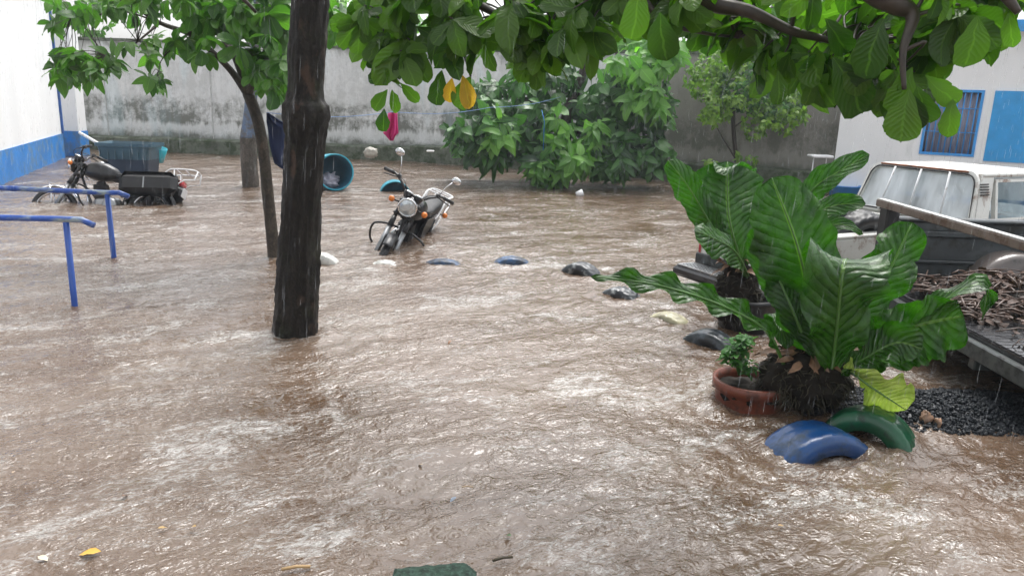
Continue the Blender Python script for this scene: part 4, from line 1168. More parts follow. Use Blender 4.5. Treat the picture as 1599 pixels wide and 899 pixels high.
    S(m).build('dial', M_chrome, cl_)
    # handlebar
    m = MB(); hb = [(.78, -.38, 1.13), (.86, -.28, 1.15), (.93, -.17, 1.10), (.94, -.09, 1.04), (.94, .09, 1.04), (.93, .17, 1.10), (.86, .28, 1.15), (.78, .38, 1.13)]
    m.tube(smooth_path([Vector((*p, 0)) for p in hb], 4) and [Vector((v.x, v.y, v.z)) for v in smooth_path([Vector((*p, 0)) for p in hb], 4)], .0125, 10)
    hbo = S(m).build('handlebar', M_blkpaint, t)
    for s_ in (-1, 1):
        m = MB(); m.tube([Vector((.845, s_ * .30, 1.147)), Vector((.76, s_ * .405, 1.122))], .02, 12); m.tube([Vector((.76, s_ * .405, 1.122)), Vector((.752, s_ * .415, 1.12))], .023, 12); S(m).build('grip', M_rubber, hbo)
        m = MB(); m.tube([Vector((.90, s_ * .23, 1.14)), Vector((.92, s_ * .29, 1.13)), Vector((.87, s_ * .40, 1.10))], [.010, .008, .006], 8); m.box(Vector((.88, s_ * .235, 1.15)), (.05, .05, .04), bev=.008); S(m).build('lever', M_blkplas, hbo)
        if not mirrors: continue
        m = MB(); m.tube([Vector((.88, s_ * .24, 1.16)), Vector((.86, s_ * .27, 1.27)), Vector((.86, s_ * .31, 1.35))], .006, 8); mo = S(m).build('mirror', M_chrome, t)
        m = MB(); m.ell(Vector((.86, s_ * .34, 1.38)), (.018, .054, .040), n=20, m=12); S(m).build('mirror_head', M_chrome, mo)
    # cables
    m = MB()
    for s_, k in ((-1, 0), (1, .02), (-1, .05)):
        m.tube([Vector((v.x, v.y, v.z)) for v in smooth_path([Vector((.89, s_ * .22, 1.14, 0)), Vector((1.02 + k, s_ * .13, 1.10 + k, 0)), Vector((1.0, s_ * .05, .95, 0)), Vector((.88, s_ * .05, .75, 0))], 5)], .0045, 6)
    S(m).build('cable', M_rubber, t)
    # frame
    m = MB()
    m.tube([Vector((.93, 0, .90)), Vector((.97, 0, .76))], .032, 12); m.tube([Vector((.93, 0, .84)), Vector((.45, 0, .72)), Vector((-.25, 0, .68))], .02, 8); m.tube([Vector((.95, 0, .78)), Vector((.78, 0, .36)), Vector((.70, 0, .22)), Vector((.30, 0, .22))], .018, 8)
    for s_ in (-1, 1):
        m.tube([RA + Vector((0, s_ * .09, 0)), Vector((.35, s_ * .09, .33))], .017, 8); m.tube([RA + Vector((-.02, s_ * .12, .03)), Vector((-.02, s_ * .13, .66))], [.03, .018], 10); m.tube([Vector((.35, s_ * .1, .3)), Vector((.25, s_ * .11, .68)), Vector((-.3, s_ * .09, .7))], .014, 8)
        m.tube([Vector((.42, s_ * .10, .27)), Vector((.42, s_ * .30, .28))], .013, 8)
    m.build('frame', M_blkplas, t)
    # tank
    rings = []
    for x, w, h0, h1 in ((.90, .03, .84, .88), (.88, .10, .78, .93), (.80, .145, .74, .975), (.70, .155, .72, .985), (.58, .14, .72, .96), (.48, .11, .73, .90), (.43, .08, .75, .84)):
        ring = []
        for k in range(20):
            a = 2 * math.pi * k / 20; ca, sa = math.cos(a), math.sin(a)
            ring.append(Vector((x, w * math.copysign(abs(ca) ** .7, ca), (h0 + h1) / 2 + (h1 - h0) / 2 * math.copysign(abs(sa) ** .8, sa))))
        rings.append(ring)
    m = MB(); m.loft(rings, flip=True); tk = m.build('fuel_tank', tank, t)
    m = MB(); m.lathe([(.03, -.02), (.034, .0), (.03, .012), (.001, .014)], Vector((.70, 0, .985)), (0, 0, 1), 18); m.build('filler_cap', M_chrome, tk)
    # seat
    rings = []
    for x, w, h0, h1 in ((.47, .07, .76, .80), (.44, .11, .73, .82), (.30, .125, .71, .80), (.15, .13, .71, .80), (.05, .135, .71, .83), (-.10, .135, .71, .845), (-.26, .12, .72, .85), (-.33, .08, .74, .83)):
        ring = []
        for k in range(20):
            a = 2 * math.pi * k / 20; ca, sa = math.cos(a), math.sin(a)
            ring.append(Vector((x, w * math.copysign(abs(ca) ** .6, ca), (h0 + h1) / 2 + (h1 - h0) / 2 * math.copysign(abs(sa) ** .6, sa))))
        rings.append(ring)
    m = MB(); m.loft(rings, flip=True); m.build('seat', M_vinyl, t)
    # side covers
    for s_ in (-1, 1):
        m = MB(); m.prism([(.10, .48), (.36, .46), (.40, .60), (.34, .70), (.06, .70), (-.02, .62)], lambda u, v, w, s_=s_: Vector((u, s_ * (.10 + w), v)), .035); m.build('side_cover', M_greytank if tank is M_greytank else M_blkpaint, t)
    # engine
    m = MB(); m.box((.56, 0, .36), (.34, .20, .22), bev=.04)
    for s_ in (-1, 1): m.lathe([(.001, .15), (.07, .15), (.10, .13), (.105, .08)], Vector((.50, 0, .35)), (0, s_, 0), 24)
    en = m.build('engine', M_alu, t)
    m = MB()
    dcy = Vector((.25, 0, 1)).normalized()
    for k in range(9): m.box(Vector((.64, 0, .47)) + dcy * k * .024, (.17 - .003 * abs(k - 4), .17, .010), Matrix.Rotation(.24, 3, 'Y'))
    m.tube([Vector((.63, 0, .44)), Vector((.69, 0, .70))], .06, 12); m.build('cylinder_fins', M_blkplas, en)
    m = MB()
    m.tube([Vector((v.x, v.y, v.z)) for v in smooth_path([Vector((.75, -.03, .62, 0)), Vector((.88, -.08, .52, 0)), Vector((.80, -.12, .27, 0)), Vector((.45, -.15, .20, 0)), Vector((.1, -.17, .24, 0))], 5)], .019, 10)
    m.tube([Vector((.15, -.17, .235)), Vector((.05, -.17, .25)), Vector((-.38, -.18, .34))], [.025, .042, .038], 14); m.build('exhaust', M_chrome, t)
    if crash:
        for s_ in (-1, 1):
            m = MB(); q = smooth_path([Vector((*p, 0)) for p in [(.88, s_ * .03, .62), (.90, s_ * .16, .62), (.88, s_ * .30, .56), (.84, s_ * .33, .44), (.80, s_ * .28, .32), (.74, s_ * .10, .24)]], 5)
            m.tube([Vector((v.x, v.y, v.z)) for v in q], .013, 9); m.build('crash_bar', M_blkpaint, t)
    if not mirrors:
        for s_ in (-1, 1):
            m = MB(); m.box((-.02, s_ * .18, .64), (.78, .18, .32), bev=.10); pn_ = m.build('pannier', M_vinyl, t)
            m = MB(); m.box((.02, s_ * .272, .64), (.02, .005, .16), bev=.002); m.build('strap', M_alu, pn_)
    # rear rack and tail light
    m = MB(); rk = M_whitep
    for s_ in (-1, 1):
        y = s_ * .14
        m.tube([Vector((v.x, v.y, v.z)) for v in smooth_path([Vector((*p, 0)) for p in [(.02, y, .66), (-.10, y, .70), (-.26, y, .86), (-.40, y, .88), (-.60, y * .9, .87), (-.64, 0, .87)]], 4)], .011, 8)
        m.tube([Vector((-.02, y, .50)), Vector((-.24, y, .56)), Vector((-.48, y, .72)), Vector((-.62, y * .9, .73)), Vector((-.64, y * .5, .87))], .010, 8)
        m.tube([Vector((-.34, y, .64)), Vector((-.34, y, .88))], .009, 8)
    for x in (-.36, -.48): m.tube([Vector((x, -.14, .88)), Vector((x, .14, .88))], .009, 8)
    m.build('rear_rack', rk, t)
    m = MB(); m.box((-.42, 0, .70), (.07, .16, .09), bev=.02); m.build('tail_light', M_redl, t)
    m = MB(); m.box((-.45, 0, .56), (.01, .18, .13), Matrix.Rotation(-.25, 3, 'Y'), bev=.003); m.tube([Vector((-.33, 0, .66)), Vector((-.44, 0, .62))], .012, 6); m.build('number_plate', M_whitep, t)
    return t
def orient(fwd, lean_deg, pitch=0.0):
    x = Vector(fwd).normalized(); y = Vector((0, 0, 1)).cross(x).normalized(); z = x.cross(y)
    B_ = Matrix((x, y, z)).transposed()
    return B_ @ Matrix.Rotation(math.radians(lean_deg), 3, 'X') @ Matrix.Rotation(math.radians(pitch), 3, 'Y')
def put_bike(fx, fy, zz, fwd, lean, **k):
    """front wheel contact seen at pixel (fx,fy) on the water plane"""
    g_ = G(fx, fy); R = orient(fwd, lean)
    loc = Vector((g_.x, g_.y, zz)) - R @ Vector((1.27, 0, 0)); loc.z = zz
    WAKES.append((g_.x, g_.y, .2)); WAKES.append((loc.x, loc.y, .25))
    return motorcycle(loc=loc, R=R, **k)
put_bike(577, 390, -.40, (-.17, -1, 0), -21, label='black motorcycle leaning over in the open water with its headlight towards us', steer=12)
put_bike(78, 318, -.37, (-1, -.10, 0), 24, label='black motorcycle half drowned by the blue dado, a tapered plastic bin behind it', steer=10, fender=M_chrome, tank=M_blkpaint, mirrors=False)

# ---------------------------------------------------------------- plastic containers, barrels
def plastic(name, col, rough=.3, a=.0):
    m, nt, b = newmat(name)
    c = ramp(nt, noisen(nt, coords(nt), 5, 5), [(.3, tuple(x * .8 for x in col)), (.7, tuple(min(1, x * 1.15) for x in col))])
    nt.links.new(c, b.inputs['Base Color']); b.inputs['Roughness'].default_value = rough
    bumpn(nt, b, noisen(nt, coords(nt), 24, 4), .15, .01); return m
bc = G(192, 285); YB = bc.y + .35
t, ad = worldparts('plastic_bin', 'big tapered grey teal plastic bin standing behind the half drowned motorcycle', 'bin', (bc.x, YB, 0))
def bl_(px, py, Y): return P(px, py, Y)
wt0, wt1 = P(146, 232, YB), P(234, 232, YB); cx_ = (wt0.x + wt1.x) / 2
zt = P(200, 226, YB).z; zm = P(200, 250, YB).z
def rrect(cx, cy, z, hx, hy, r=.05, k=4):
    ring = []
    for sx, sy, a0 in ((1, 1, 0), (-1, 1, 90), (-1, -1, 180), (1, -1, 270)):
        for i in range(k + 1):
            a = math.radians(a0 + 90 * i / k); ring.append(Vector((cx + sx * (hx - r) + math.cos(a) * r, cy + sy * (hy - r) + math.sin(a) * r, z)))
    return ring
hx = (wt1.x - wt0.x) / 2; hy = hx * .62
M_teal = plastic('grey_teal_plastic', (.055, .115, .155), .3); M_navy = plastic('dark_slate_plastic', (.025, .042, .07), .35)
m = MB(); cy_ = YB + hy
m.loft([rrect(cx_, cy_, zt, hx * .97, hy * .97), rrect(cx_, cy_, zt + .015, hx, hy), rrect(cx_, cy_, zt - .04, hx * 1.0, hy), rrect(cx_, cy_, zt - .045, hx * .93, hy * .93), rrect(cx_, cy_, zm, hx * .84, hy * .84)], cap=False, smooth=False)
m.loft([rrect(cx_, cy_, zt + .014, hx * .97, hy * .97), rrect(cx_, cy_, zt - .04, hx * .92, hy * .92), rrect(cx_, cy_, -.1, hx * .66, hy * .66)], cap=False, smooth=False, flip=True)
for i in range(7):
    x = cx_ - hx * .8 + hx * 1.6 * i / 6; m.box((x, cy_ - hy * .92, (zt - .045 + zm) / 2), (.012, .03, (zt - zm) * .8), Matrix.Rotation(-.2, 3, 'X'))
ad(m.build('upper_body', M_teal))
m = MB(); m.loft([rrect(cx_, cy_, zm + .002, hx * .835, hy * .835), rrect(cx_, cy_, -.45, hx * .62, hy * .62)], smooth=False); ad(m.build('lower_body', M_navy))
WAKES.append((cx_, cy_, hx * .7))
p = P(252, 240, YB + .6)
m = MB(); m.lathe([(.001, 0), (.10, 0), (.12, .12), (.14, .25), (.135, .255), (.11, .13)], p + Vector((-.08, 0, -.14)), (.25, -.1, 1), 24); tag(m.build('bucket', plastic('cyan_plastic', (.03, .42, .52))), 'small cyan bucket peeping out behind the grey teal bin', 'bucket')
p0, p1 = P(124, 207, YB + 2.2), P(160, 228, YB + 2.0)
m = MB(); m.tube([p0, p1, p1 + (p1 - p0) * .4], .03, 10); o = m.build('plank', M_whitep); tag(o, 'pale pole leaning on the mossy ledge beside the pillar', 'pole')
# lying barrel
M_turq = plastic('turquoise_plastic', (.025, .33, .44), .28); M_turqd = plastic('turquoise_inside', (.03, .13, .20), .4)
bq = G(518, 300); Yq2 = bq.y + .15
mc = P(524, 269, Yq2); Rb = PX(524, 269, Yq2, 27.5)
ax = Vector((.42, -.86, .06)).normalized()
t, ad = worldparts('barrel', 'turquoise barrel lying on its side with its open mouth facing us', 'barrel', (mc.x, mc.y, 0))
m = MB(); m.lathe([(Rb * .96, .0), (Rb * 1.04, .012), (Rb * 1.05, -.02), (Rb * .99, -.05), (Rb * .99, -.22), (Rb * 1.03, -.25), (Rb * .99, -.28), (Rb * .98, -.60), (Rb * .85, -.66), (.001, -.66)], mc, ax, 40); ad(m.build('body', M_turq))
m = MB(); m.lathe([(Rb * .965, .0), (Rb * .94, -.03), (Rb * .93, -.62), (.001, -.62)], mc, ax, 40); ad(m.build('lining', M_turqd))
WAKES.append((mc.x, mc.y, .3))
m = MB(); sp0 = mc - ax * .28 + Vector((-.05, 0, -Rb * .55))
m.ell(sp0, (.16, .2, .13), n=28, m=18, lump=.6, ls=4, seed=4); o = m.build('cloth_bundle', mat('pale_wet_cloth', (.42, .42, .5), .6, var=.3, vs=12, bump=.8, bs=20)); tag(o, 'pale wet bundle of cloth inside the turquoise barrel', 'cloth')
# drowned basin arch
bq = G(616, 300); rr_ = .30
m = MB(); c = Vector((bq.x, bq.y + .1, -.10)); a2 = Vector((.25, -.95, -.12)).normalized()
m.lathe([(.26, .0), (.275, .012), (.27, -.03), (.25, -.25), (.001, -.3)], c, a2, 40); m.lathe([(.262, .0), (.24, -.2), (.001, -.24)], c, a2, 40, mi=1)
tag(m.build('barrel', [M_turq, M_turqd]), 'turquoise tub sunk in the water behind the leaning motorcycle, only its curved rim showing', 'tub')
# blue bucket, basin, shelf by right house
p = G(1276, 292); p = Vector((p.x, p.y, 0)); hh = P(1276, 270, p.y).z
m = MB(); m.lathe([(.001, -.2), (.13, -.2), (.15, hh - .05), (.17, hh - .04), (.17, hh), (.15, hh), (.13, hh - .1), (.001, hh - .12)], p, (0, 0, 1), 30); tag(m.build('bucket', plastic('blue_plastic', (.02, .19, .55))), 'round blue bucket at the foot of the grimy wall by the white house', 'bucket')
p = G(1318, 306); p = Vector((p.x, p.y, 0)); hh = P(1318, 289, p.y).z
m = MB(); m.lathe([(.001, -.2), (.20, -.2), (.27, hh - .03), (.30, hh - .02), (.30, hh), (.26, hh), (.2, hh - .15), (.001, hh - .16)], p, (0, 0, 1), 30); tag(m.build('basin', plastic('blue_basin_plastic', (.03, .23, .6))), 'wide blue basin floating at the corner of the white house', 'basin')
p = P(1281, 244, 14.6)
m = MB(); m.box(p, (.40, .3, .05), bev=.015); m.tube([p + Vector((-.12, 0, 0)), p + Vector((-.12, 0, -p.z))], .012, 8); m.tube([p + Vector((.12, 0, 0)), p + Vector((.12, 0, -p.z))], .012, 8)
tag(m.build('wash_stand', M_whitep), 'white washing shelf on thin legs beside the white house', 'shelf')
# white lump on the ledge, small white scrap
p = P(579, 239, 17.6); m = MB(); m.ell(p, (.16, .12, .12), n=22, m=14, lump=.35, ls=2.5, seed=9); tag(m.build('stone', mat('pale_stone', (.4, .38, .33), .6)), 'pale rounded stone on the mossy ledge above the leaning motorcycle', 'stone')
p = P(672, 236, 17.2); m = MB(); m.box(p, (.17, .1, .04), bev=.015); tag(m.build('scrap', M_whitep), 'flat white scrap lying on the mossy ledge', 'scrap')
# hanging cloths and their line
def cloth(name, label, outline, Y, m_, cat, seed=0, th=.012, dy=0.0):
    """outline: list of (left px,right px,py) rows"""
    V = []; nc = 15; nr = len(outline); fr = []; bk_ = []
    rows_ = []
    for i in range(len(outline) - 1):
        for k in range(6):
            f = k / 6; a, b = outline[i], outline[i + 1]; rows_.append(tuple(a[j] + (b[j] - a[j]) * f for j in range(3)))
    rows_.append(outline[-1]); rings = []
    for (l, r, y) in rows_:
        ring = []
        for j in range(nc):
            f = j / (nc - 1); w_ = .03 * math.sin(f * 13 + seed + y * .03) + .02 * math.sin(f * 29 + seed)
            ring.append(P(l + (r - l) * f, y, Y + w_ + dy * f))
        ring += [v + Vector((0, th, 0)) for v in ring[::-1]]
        rings.append(ring)
    m = MB(); m.loft(rings); o = m.build(name, m_); return tag(o, label, cat)
M_pink = mat('pink_cloth', (.62, .03, .20), .6, var=.15, bump=.4, bs=30); M_navyc = mat('navy_cloth', (.02, .035, .11), .6, var=.3, bump=.4, bs=30)
cloth('cloth', 'pink cloth hanging from the washing line before the pale wall', [(606, 620, 176), (604, 621, 196), (598, 622, 208), (603, 617, 213), (609, 614, 220)], 9.2, M_pink, 'cloth', 2)
cloth('cloth', 'dark navy cloth hanging between the two nearest tree trunks', [(416, 420, 177), (416, 440, 190), (418, 470, 200), (421, 475, 228), (428, 476, 255), (440, 476, 264)], Y2 + .5, M_navyc, 'cloth', 5)
a_ = P(416, 176, Y2 + .5); b_ = P(613, 175, 9.2); c_ = P(765, 168, 11.5); d_ = P(880, 150, Yb - .15)
m = MB(); pts_ = []
for (p, q) in ((a_, b_), (b_, c_), (c_, d_)):
    for k in range(8): f = k / 8; pts_.append(p.lerp(q, f) - Vector((0, 0, .05 * math.sin(math.pi * f))))
pts_.append(d_); m.tube(pts_, .004, 5); tag(m.build('washing_line', mat('blue_cord', (.1, .2, .4), .5)), 'thin cord washing line strung between the forked tree and the broad tree', 'washing line')
m = MB(); q0 = P(850, 190, Yb - 1.1); q1 = P(848, 240, Yb - 1.1); m.tube([P(846, 172, Yb - 1.0), q0, q1], .006, 6); o = m.build('cord', mat('bright_blue_cord', (.03, .2, .6), .4)); tag(o, 'bright blue cord dangling in the leaves of the broad tree', 'cord')
# green stone at the bottom edge
p = G(686, 905, .05)
m = MB(); rg = []
ol = [(-.16, -.16), (-.15, .015), (-.02, .04), (.07, .055), (.10, .04), (.125, -.16)]
m.prism(ol, lambda u, v, w: p + Vector((u, v, w)), .09)
m2 = MB(); n_ = 26
for i in range(n_):
    pass
gs = MB(); rings = []
for i in range(25):
    u = i / 24; x = -.155 + .28 * u; ring = []
    dep = .035 + .05 * min(1, u * 1.25) if u < .85 else .085 - (u - .85) * .35
    for k in range(16):
        a = 2 * math.pi * k / 16; ca, sa = math.cos(a), math.sin(a)
        e = .006 * mnoise.noise(Vector((x * 30, ca * 3, sa * 3)))
        yy = -.09 + (dep + .09) * math.copysign(abs(ca) ** .35, ca); zz = math.copysign(abs(sa) ** .35, sa) * .05
        ring.append(p + Vector((x, yy + e, zz - .02 + e)))
    rings.append(ring)
gs.loft(rings, flip=True)
tag(gs.build('kerb_stone', mat('mossy_green_concrete', (.012, .032, .02), .6, spec=.25, var=.7, vs=40, bump=1.0, bs=120, dirt=(.05, .09, .07), dirt_amt=.5, ds=60)), 'mossy green concrete block poking out of the water at the bottom edge', 'block')
# ---------------------------------------------------------------- pickups
M_glass = None
def glass_mat(name, col, rough, mixf):
    m, nt, b = newmat(name)
    b.inputs['Base Color'].default_value = (*col, 1); b.inputs['Roughness'].default_value = rough; b.inputs['Specular IOR Level'].default_value = .8
    tr = nt.nodes.new('ShaderNodeBsdfTransparent'); tr.inputs[0].default_value = (.75, .8, .82, 1)
    mx = nt.nodes.new('ShaderNodeMixShader')
    f = ramp(nt, noisen(nt, coords(nt, (2.2, 2.2, .5)), 1.6, 3), [(.38, max(0, mixf - .5)), (.6, mixf)])
    nt.links.new(f, mx.inputs[0])
    nt.links.new(tr.outputs[0], mx.inputs[1]); nt.links.new(b.outputs[0], mx.inputs[2]); nt.links.new(mx.outputs[0], nt.nodes['Material Output'].inputs[0]); return m
M_reflwhite = glass_mat('reflected_white_glass', (.75, .80, .82), .1, .95); M_clear = glass_mat('blue_tinted_glass', (.12, .2, .24), .05, .6)  # rear pane: white sky reflection put into its base colour, in blotches
M_truckw = mat('aged_white_paint', (.66, .66, .62), .3, var=.08, dirt=(.24, .14, .09), dirt_amt=.3, ds=7, coat=.4)
M_rust = mat('rust', (.22, .075, .03), .7, var=.5, vs=20, bump=.6)
M_bedgrey = mat('dark_grey_bed_paint', (.065, .075, .08), .3, var=.3, vs=3, dirt=(.035, .035, .03), dirt_amt=.4, coat=.3)
M_liner = mat('black_bed_liner', (.016, .016, .018), .16, var=.4, bump=.5, bs=30, coat=.5)
def pickup(label, loc, R, d, group='pickup trucks parked at the right'):
    t = thing('pickup_truck', label, 'pickup truck', loc, group, R)
    hw, fl, tp_, Lb = d['hw'], d['floor'], d['top'], d['bed']
    paint, inner = d['paint'], d['inner']
    m = MB()
    for s_ in (-1, 1):
        m.box((Lb / 2, s_ * (hw - .03), (tp_ + .32) / 2), (Lb, .06, tp_ - .32), bev=.015)
        m.box((Lb / 2, s_ * (hw - .045), tp_ + .012), (Lb, .10, .03), bev=.01)
    m.box((Lb - .03, 0, (tp_ + fl) / 2), (.05, hw * 2 - .13, tp_ - fl), bev=.008)
    m.build('bed', paint, t)
    m = MB(); m.box((Lb / 2 - .03, 0, fl - .03), (Lb - .06, hw * 2 - .125, .05))
    nr_ = 30
    for k in range(nr_): m.box((Lb / 2 - .03, -hw + .14 + (hw * 2 - .28) * k / (nr_ - 1), fl), (Lb - .08, .050, .006), bev=.002)
    m.build('bed_floor', M_liner if d['liner'] else inner, t)
    for s_ in (-1, 1):    # inner skins with pressed steps and wheel arches
        m = MB()
        y = s_ * (hw - .064)
        m.box((Lb / 2 - .04, y, (tp_ + fl) / 2 + .02), (Lb - .1, .008, tp_ - fl - .06))
        m.box((Lb / 2 - .04, y - s_ * .012, tp_ - .09), (Lb - .12, .02, .05), bev=.009); m.box((Lb / 2 - .04, y - s_ * .012, fl + .17), (Lb - .12, .018, .03), bev=.008)
        m.build('bed_side_lining', inner, t)
    for s_ in (-1, 1):
        m = MB()
        c = Vector((d['axle'], s_ * (hw - .07), fl - .06)); rings = []
        for j, (w_, rr) in enumerate(((0, .34), (.16, .34), (.20, .31), (.205, .02))):
            ring = []
            for k in range(21):
                a = math.pi * k / 20; ring.append(c + Vector((math.cos(a) * rr, -s_ * w_, math.sin(a) * rr)))
            rings.append(ring)
        m.loft(rings, cap=False, close=False)
        m.build('wheel_arch', d['arch'], t)
    if d['tailgate']:
        m = MB(); m.box((-.02, 0, (tp_ + fl) / 2 - .02), (.05, hw * 2 - .13, tp_ - fl + .04), bev=.012); tg = m.build('tailgate', paint, t)
        m = MB(); m.box((-.02, 0, tp_ + .012), (.06, hw * 2 - .14, .02), bev=.008); m.build('top_strip', M_rust, tg)
    m = MB(); m.box((-.025, 0, fl - .085), (.05, hw * 2 - .02, .10), bev=.008)
    for s_ in (-1, 1): m.box((Lb * .8, s_ * .38, fl - .16), (Lb * 1.6, .07, .12), bev=.01)
    m.build('chassis', mat('dark_chassis', (.05, .06, .058), .35, var=.4, dirt=(.02, .02, .02), dirt_amt=.5), t)
    if d['bumper']:
        m = MB(); m.box((-.17, 0, .43), (.24, hw * 2 + .06, .10), bev=.03); bp = m.build('bumper', M_blkplas, t)
        m = MB(); m.box((-.17, 0, .487), (.20, hw * 2 - .05, .012))
        for k in range(46):
            y = -hw + .06 + (hw * 2 - .12) * k / 45
            for xx in (-.235, -.20, -.165, -.13, -.10): m.box((xx + (.008 if k % 2 else 0), y, .495), (.02, .008, .006), Matrix.Rotation(.7 if k % 2 else -.7, 3, 'Z'))
        m.build('tread_plate', M_alu, bp)
    for s_ in (-1, 1):
        m = MB(); m.box((-.004, s_ * (hw - .05), fl + .03), (.03, .08, .16), bev=.008); m.build('tail_light', M_redl, t)
    for x in (d['axle'], d['axle'] + 2.55):
        for s_ in (-1, 1):
            m = MB(); torus_tyre(m, (x, s_ * (hw - .08), .30), (0, 1, 0), .30, .19, n=64, tread=.008); w_ = m.build('wheel', M_rubber, t)
            m = MB(); m.lathe([(.215, .07), (.20, .04), (.10, .05), (.06, .09), (.001, .09)], Vector((x, s_ * (hw - .08), .30)), (0, s_, 0), 28); m.build('rim', M_whitep, w_)
    # cab
    x0, x1 = Lb + .04, Lb + 1.34; bl = tp_ + .02; rf = d['roof']
    def sect(x, z0, z1, w0, w1): return (x, z0, z1, w0, w1)
    m = MB()
    m.loft([[Vector((x0, -hw + .01, .36)), Vector((x1 + .12, -hw + .01, .36)), Vector((x1 + .12, hw - .01, .36)), Vector((x0, hw - .01, .36))],
            [Vector((x0, -hw + .005, bl - .25)), Vector((x1 + .12, -hw + .005, bl - .25)), Vector((x1 + .12, hw - .005, bl - .25)), Vector((x0, hw - .005, bl - .25))],
            [Vector((x0, -hw + .03, bl)), Vector((x1 + .12, -hw + .03, bl)), Vector((x1 + .12, hw - .03, bl)), Vector((x0, hw - .03, bl))]], smooth=False)
    m.box(((x1 + .12 + x1 + 1.3) / 2, 0, (bl + .36) / 2 - .02), (1.18, hw * 2 - .06, bl - .40), bev=.05)
    cab = m.build('cab_body', d['cabpaint'], t)
    ins = .13; wr = hw - .14
    # roof
    m = MB(); q = []
    for zz, sh in ((rf - .05, 0.0), (rf - .02, -.0), (rf, .05), (rf + .012, .16)):
        ring = rrect((x0 + ins + x1 - .14) / 2, 0, zz, (x1 - .14 - x0 - ins) / 2 - sh + .02, wr - sh + .02, .07, 5); q.append(ring)
    m.loft(q); 
    # pillars
    def pil(a, b, w0, w1): 
        a, b = Vector(a), Vector(b); m.loft([[a + Vector((-w0, -.025, 0)), a + Vector((w0, -.025, 0)), a + Vector((w0, .025, 0)), a + Vector((-w0, .025, 0))], [b + Vector((-w1, -.025, 0)), b + Vector((w1, -.025, 0)), b + Vector((w1, .025, 0)), b + Vector((-w1, .025, 0))]], smooth=False)
    for s_ in (-1, 1):
        pil((x0 + .10, s_ * (hw - .055), bl), (x0 + ins + .10, s_ * (wr - .01), rf - .03), .10, .10)
        pil((x1 + .10, s_ * (hw - .055), bl), (x1 - .17, s_ * (wr - .01), rf - .03), .03, .03)
    m.build('cab_roof', d['cabpaint'], t)
    # rear window: rounded frame, glass, three guard bars
    def rw(u, v, w): # u across -1..1, v 0..1 up, w outwards (towards the tail)
        z = bl + .0 + (rf - bl) * v; hwid = (hw - .035) + (wr + .015 - hw + .035) * v
        return Vector((x0 - .005 + ins * v - w, u * hwid, z))
    def rring(s0):   # rounded trapezoid outline
        out = []
        for (cu, cv, a0) in ((1 - .14, 1 - .22, 0), (-1 + .14, 1 - .22, 90)):
            for k in range(7):
                a = math.radians(a0 + 15 * k); out.append((cu + math.cos(a) * .14, cv + math.sin(a) * .22))
        out += [(-1, .0), (1, .0)]
        c = (0, .47); return [(c[0] + (u - c[0]) * (1 - s0 * .5), c[1] + (v - c[1]) * (1 - s0 * 1.15)) for u, v in out]
    o1, i1 = rring(0), rring(.14)
    m = MB(); n1_ = len(o1); vs = [rw(u, v, .0) for u, v in o1] + [rw(u, v, .03) for u, v in o1] + [rw(u, v, .03) for u, v in i1] + [rw(u, v, -.02) for u, v in i1]
    fs = []
    for a in range(3):
        for k in range(n1_): fs.append((a * n1_ + k, a * n1_ + (k + 1) % n1_, (a + 1) * n1_ + (k + 1) % n1_, (a + 1) * n1_ + k))
    m.add(vs, fs, 0, False); rwf = m.build('rear_window', d['cabpaint'], t)
    m = MB(); m.add([rw(u, v, .004) for u, v in i1], [tuple(range(n1_))], 0, False); m.build('glass', M_reflwhite, rwf)
    m = MB()
    o2 = rring(.10); m.tube([rw(u, v, .034) for u, v in o2 + o2[:1]], .008, 6, cap=False); m.build('seal', M_rubber, rwf)
    for u in (-.52, .0, .50):
        m = MB(); m.tube([rw(u, .04, .045), rw(u, .95, .045)], .011, 6); m.build('guard_bar', M_whitep, rwf)
    m = MB(); m.tube([rw(u * 1.0, .985, .034) for u in (-.82, -.4, 0, .4, .82)], .010, 6); m.build('rust_edge', M_rust, rwf)
    # doors: glass, frame, vent
    for s_ in (-1, 1):
        def dw(x, v, w): return Vector((x, s_ * ((hw - .03) + (wr + .012 - hw + .03) * v + w), bl + (rf - .04 - bl) * v))
        o1 = [(x0 + .30, .06), (x0 + .34, .93), (x1 - .20, .93), (x1 + .06, .06)]; i1 = [(x0 + .34, .11), (x0 + .375, .87), (x1 - .23, .87), (x1 - .01, .11)]
        m = MB(); vs = [dw(x, v, -.03) for x, v in o1] + [dw(x, v, .01) for x, v in o1] + [dw(x, v, .01) for x, v in i1] + [dw(x, v, -.02) for x, v in i1]
        m.add(vs, [(a * 4 + k, a * 4 + (k + 1) % 4, (a + 1) * 4 + (k + 1) % 4, (a + 1) * 4 + k) for a in range(3) for k in range(4)], 0, False)
        df = m.build('door_window', d['cabpaint'], t)
        m = MB(); m.add([dw(x, v, .0) for x, v in i1], [(0, 1, 2, 3)], 0, False); m.build('glass', M_clear, df)
        m = MB()
        for k in range(5): m.box(dw(x0 + .14 + .02, .62 + k * .055, .012), (.12, .012, .010))
        m.build('vent', M_blkplas, t)
        m = MB(); m.box((x0 + .62, s_ * (hw + .004), bl - .10), (.14, .02, .03), bev=.008); m.build('door_handle', M_blkplas, t)
        m = MB(); m.tube([Vector((x0 + .27, s_ * (hw - .002), bl - .01)), Vector((x0 + .27, s_ * (hw + .001), .42))], .004, 5); m.tube([Vector((x1 + .06, s_ * (hw - .002), bl - .01)), Vector((x1 + .06, s_ * (hw + .001), .42))], .004, 5); m.build('door_seam', M_rubber, t)
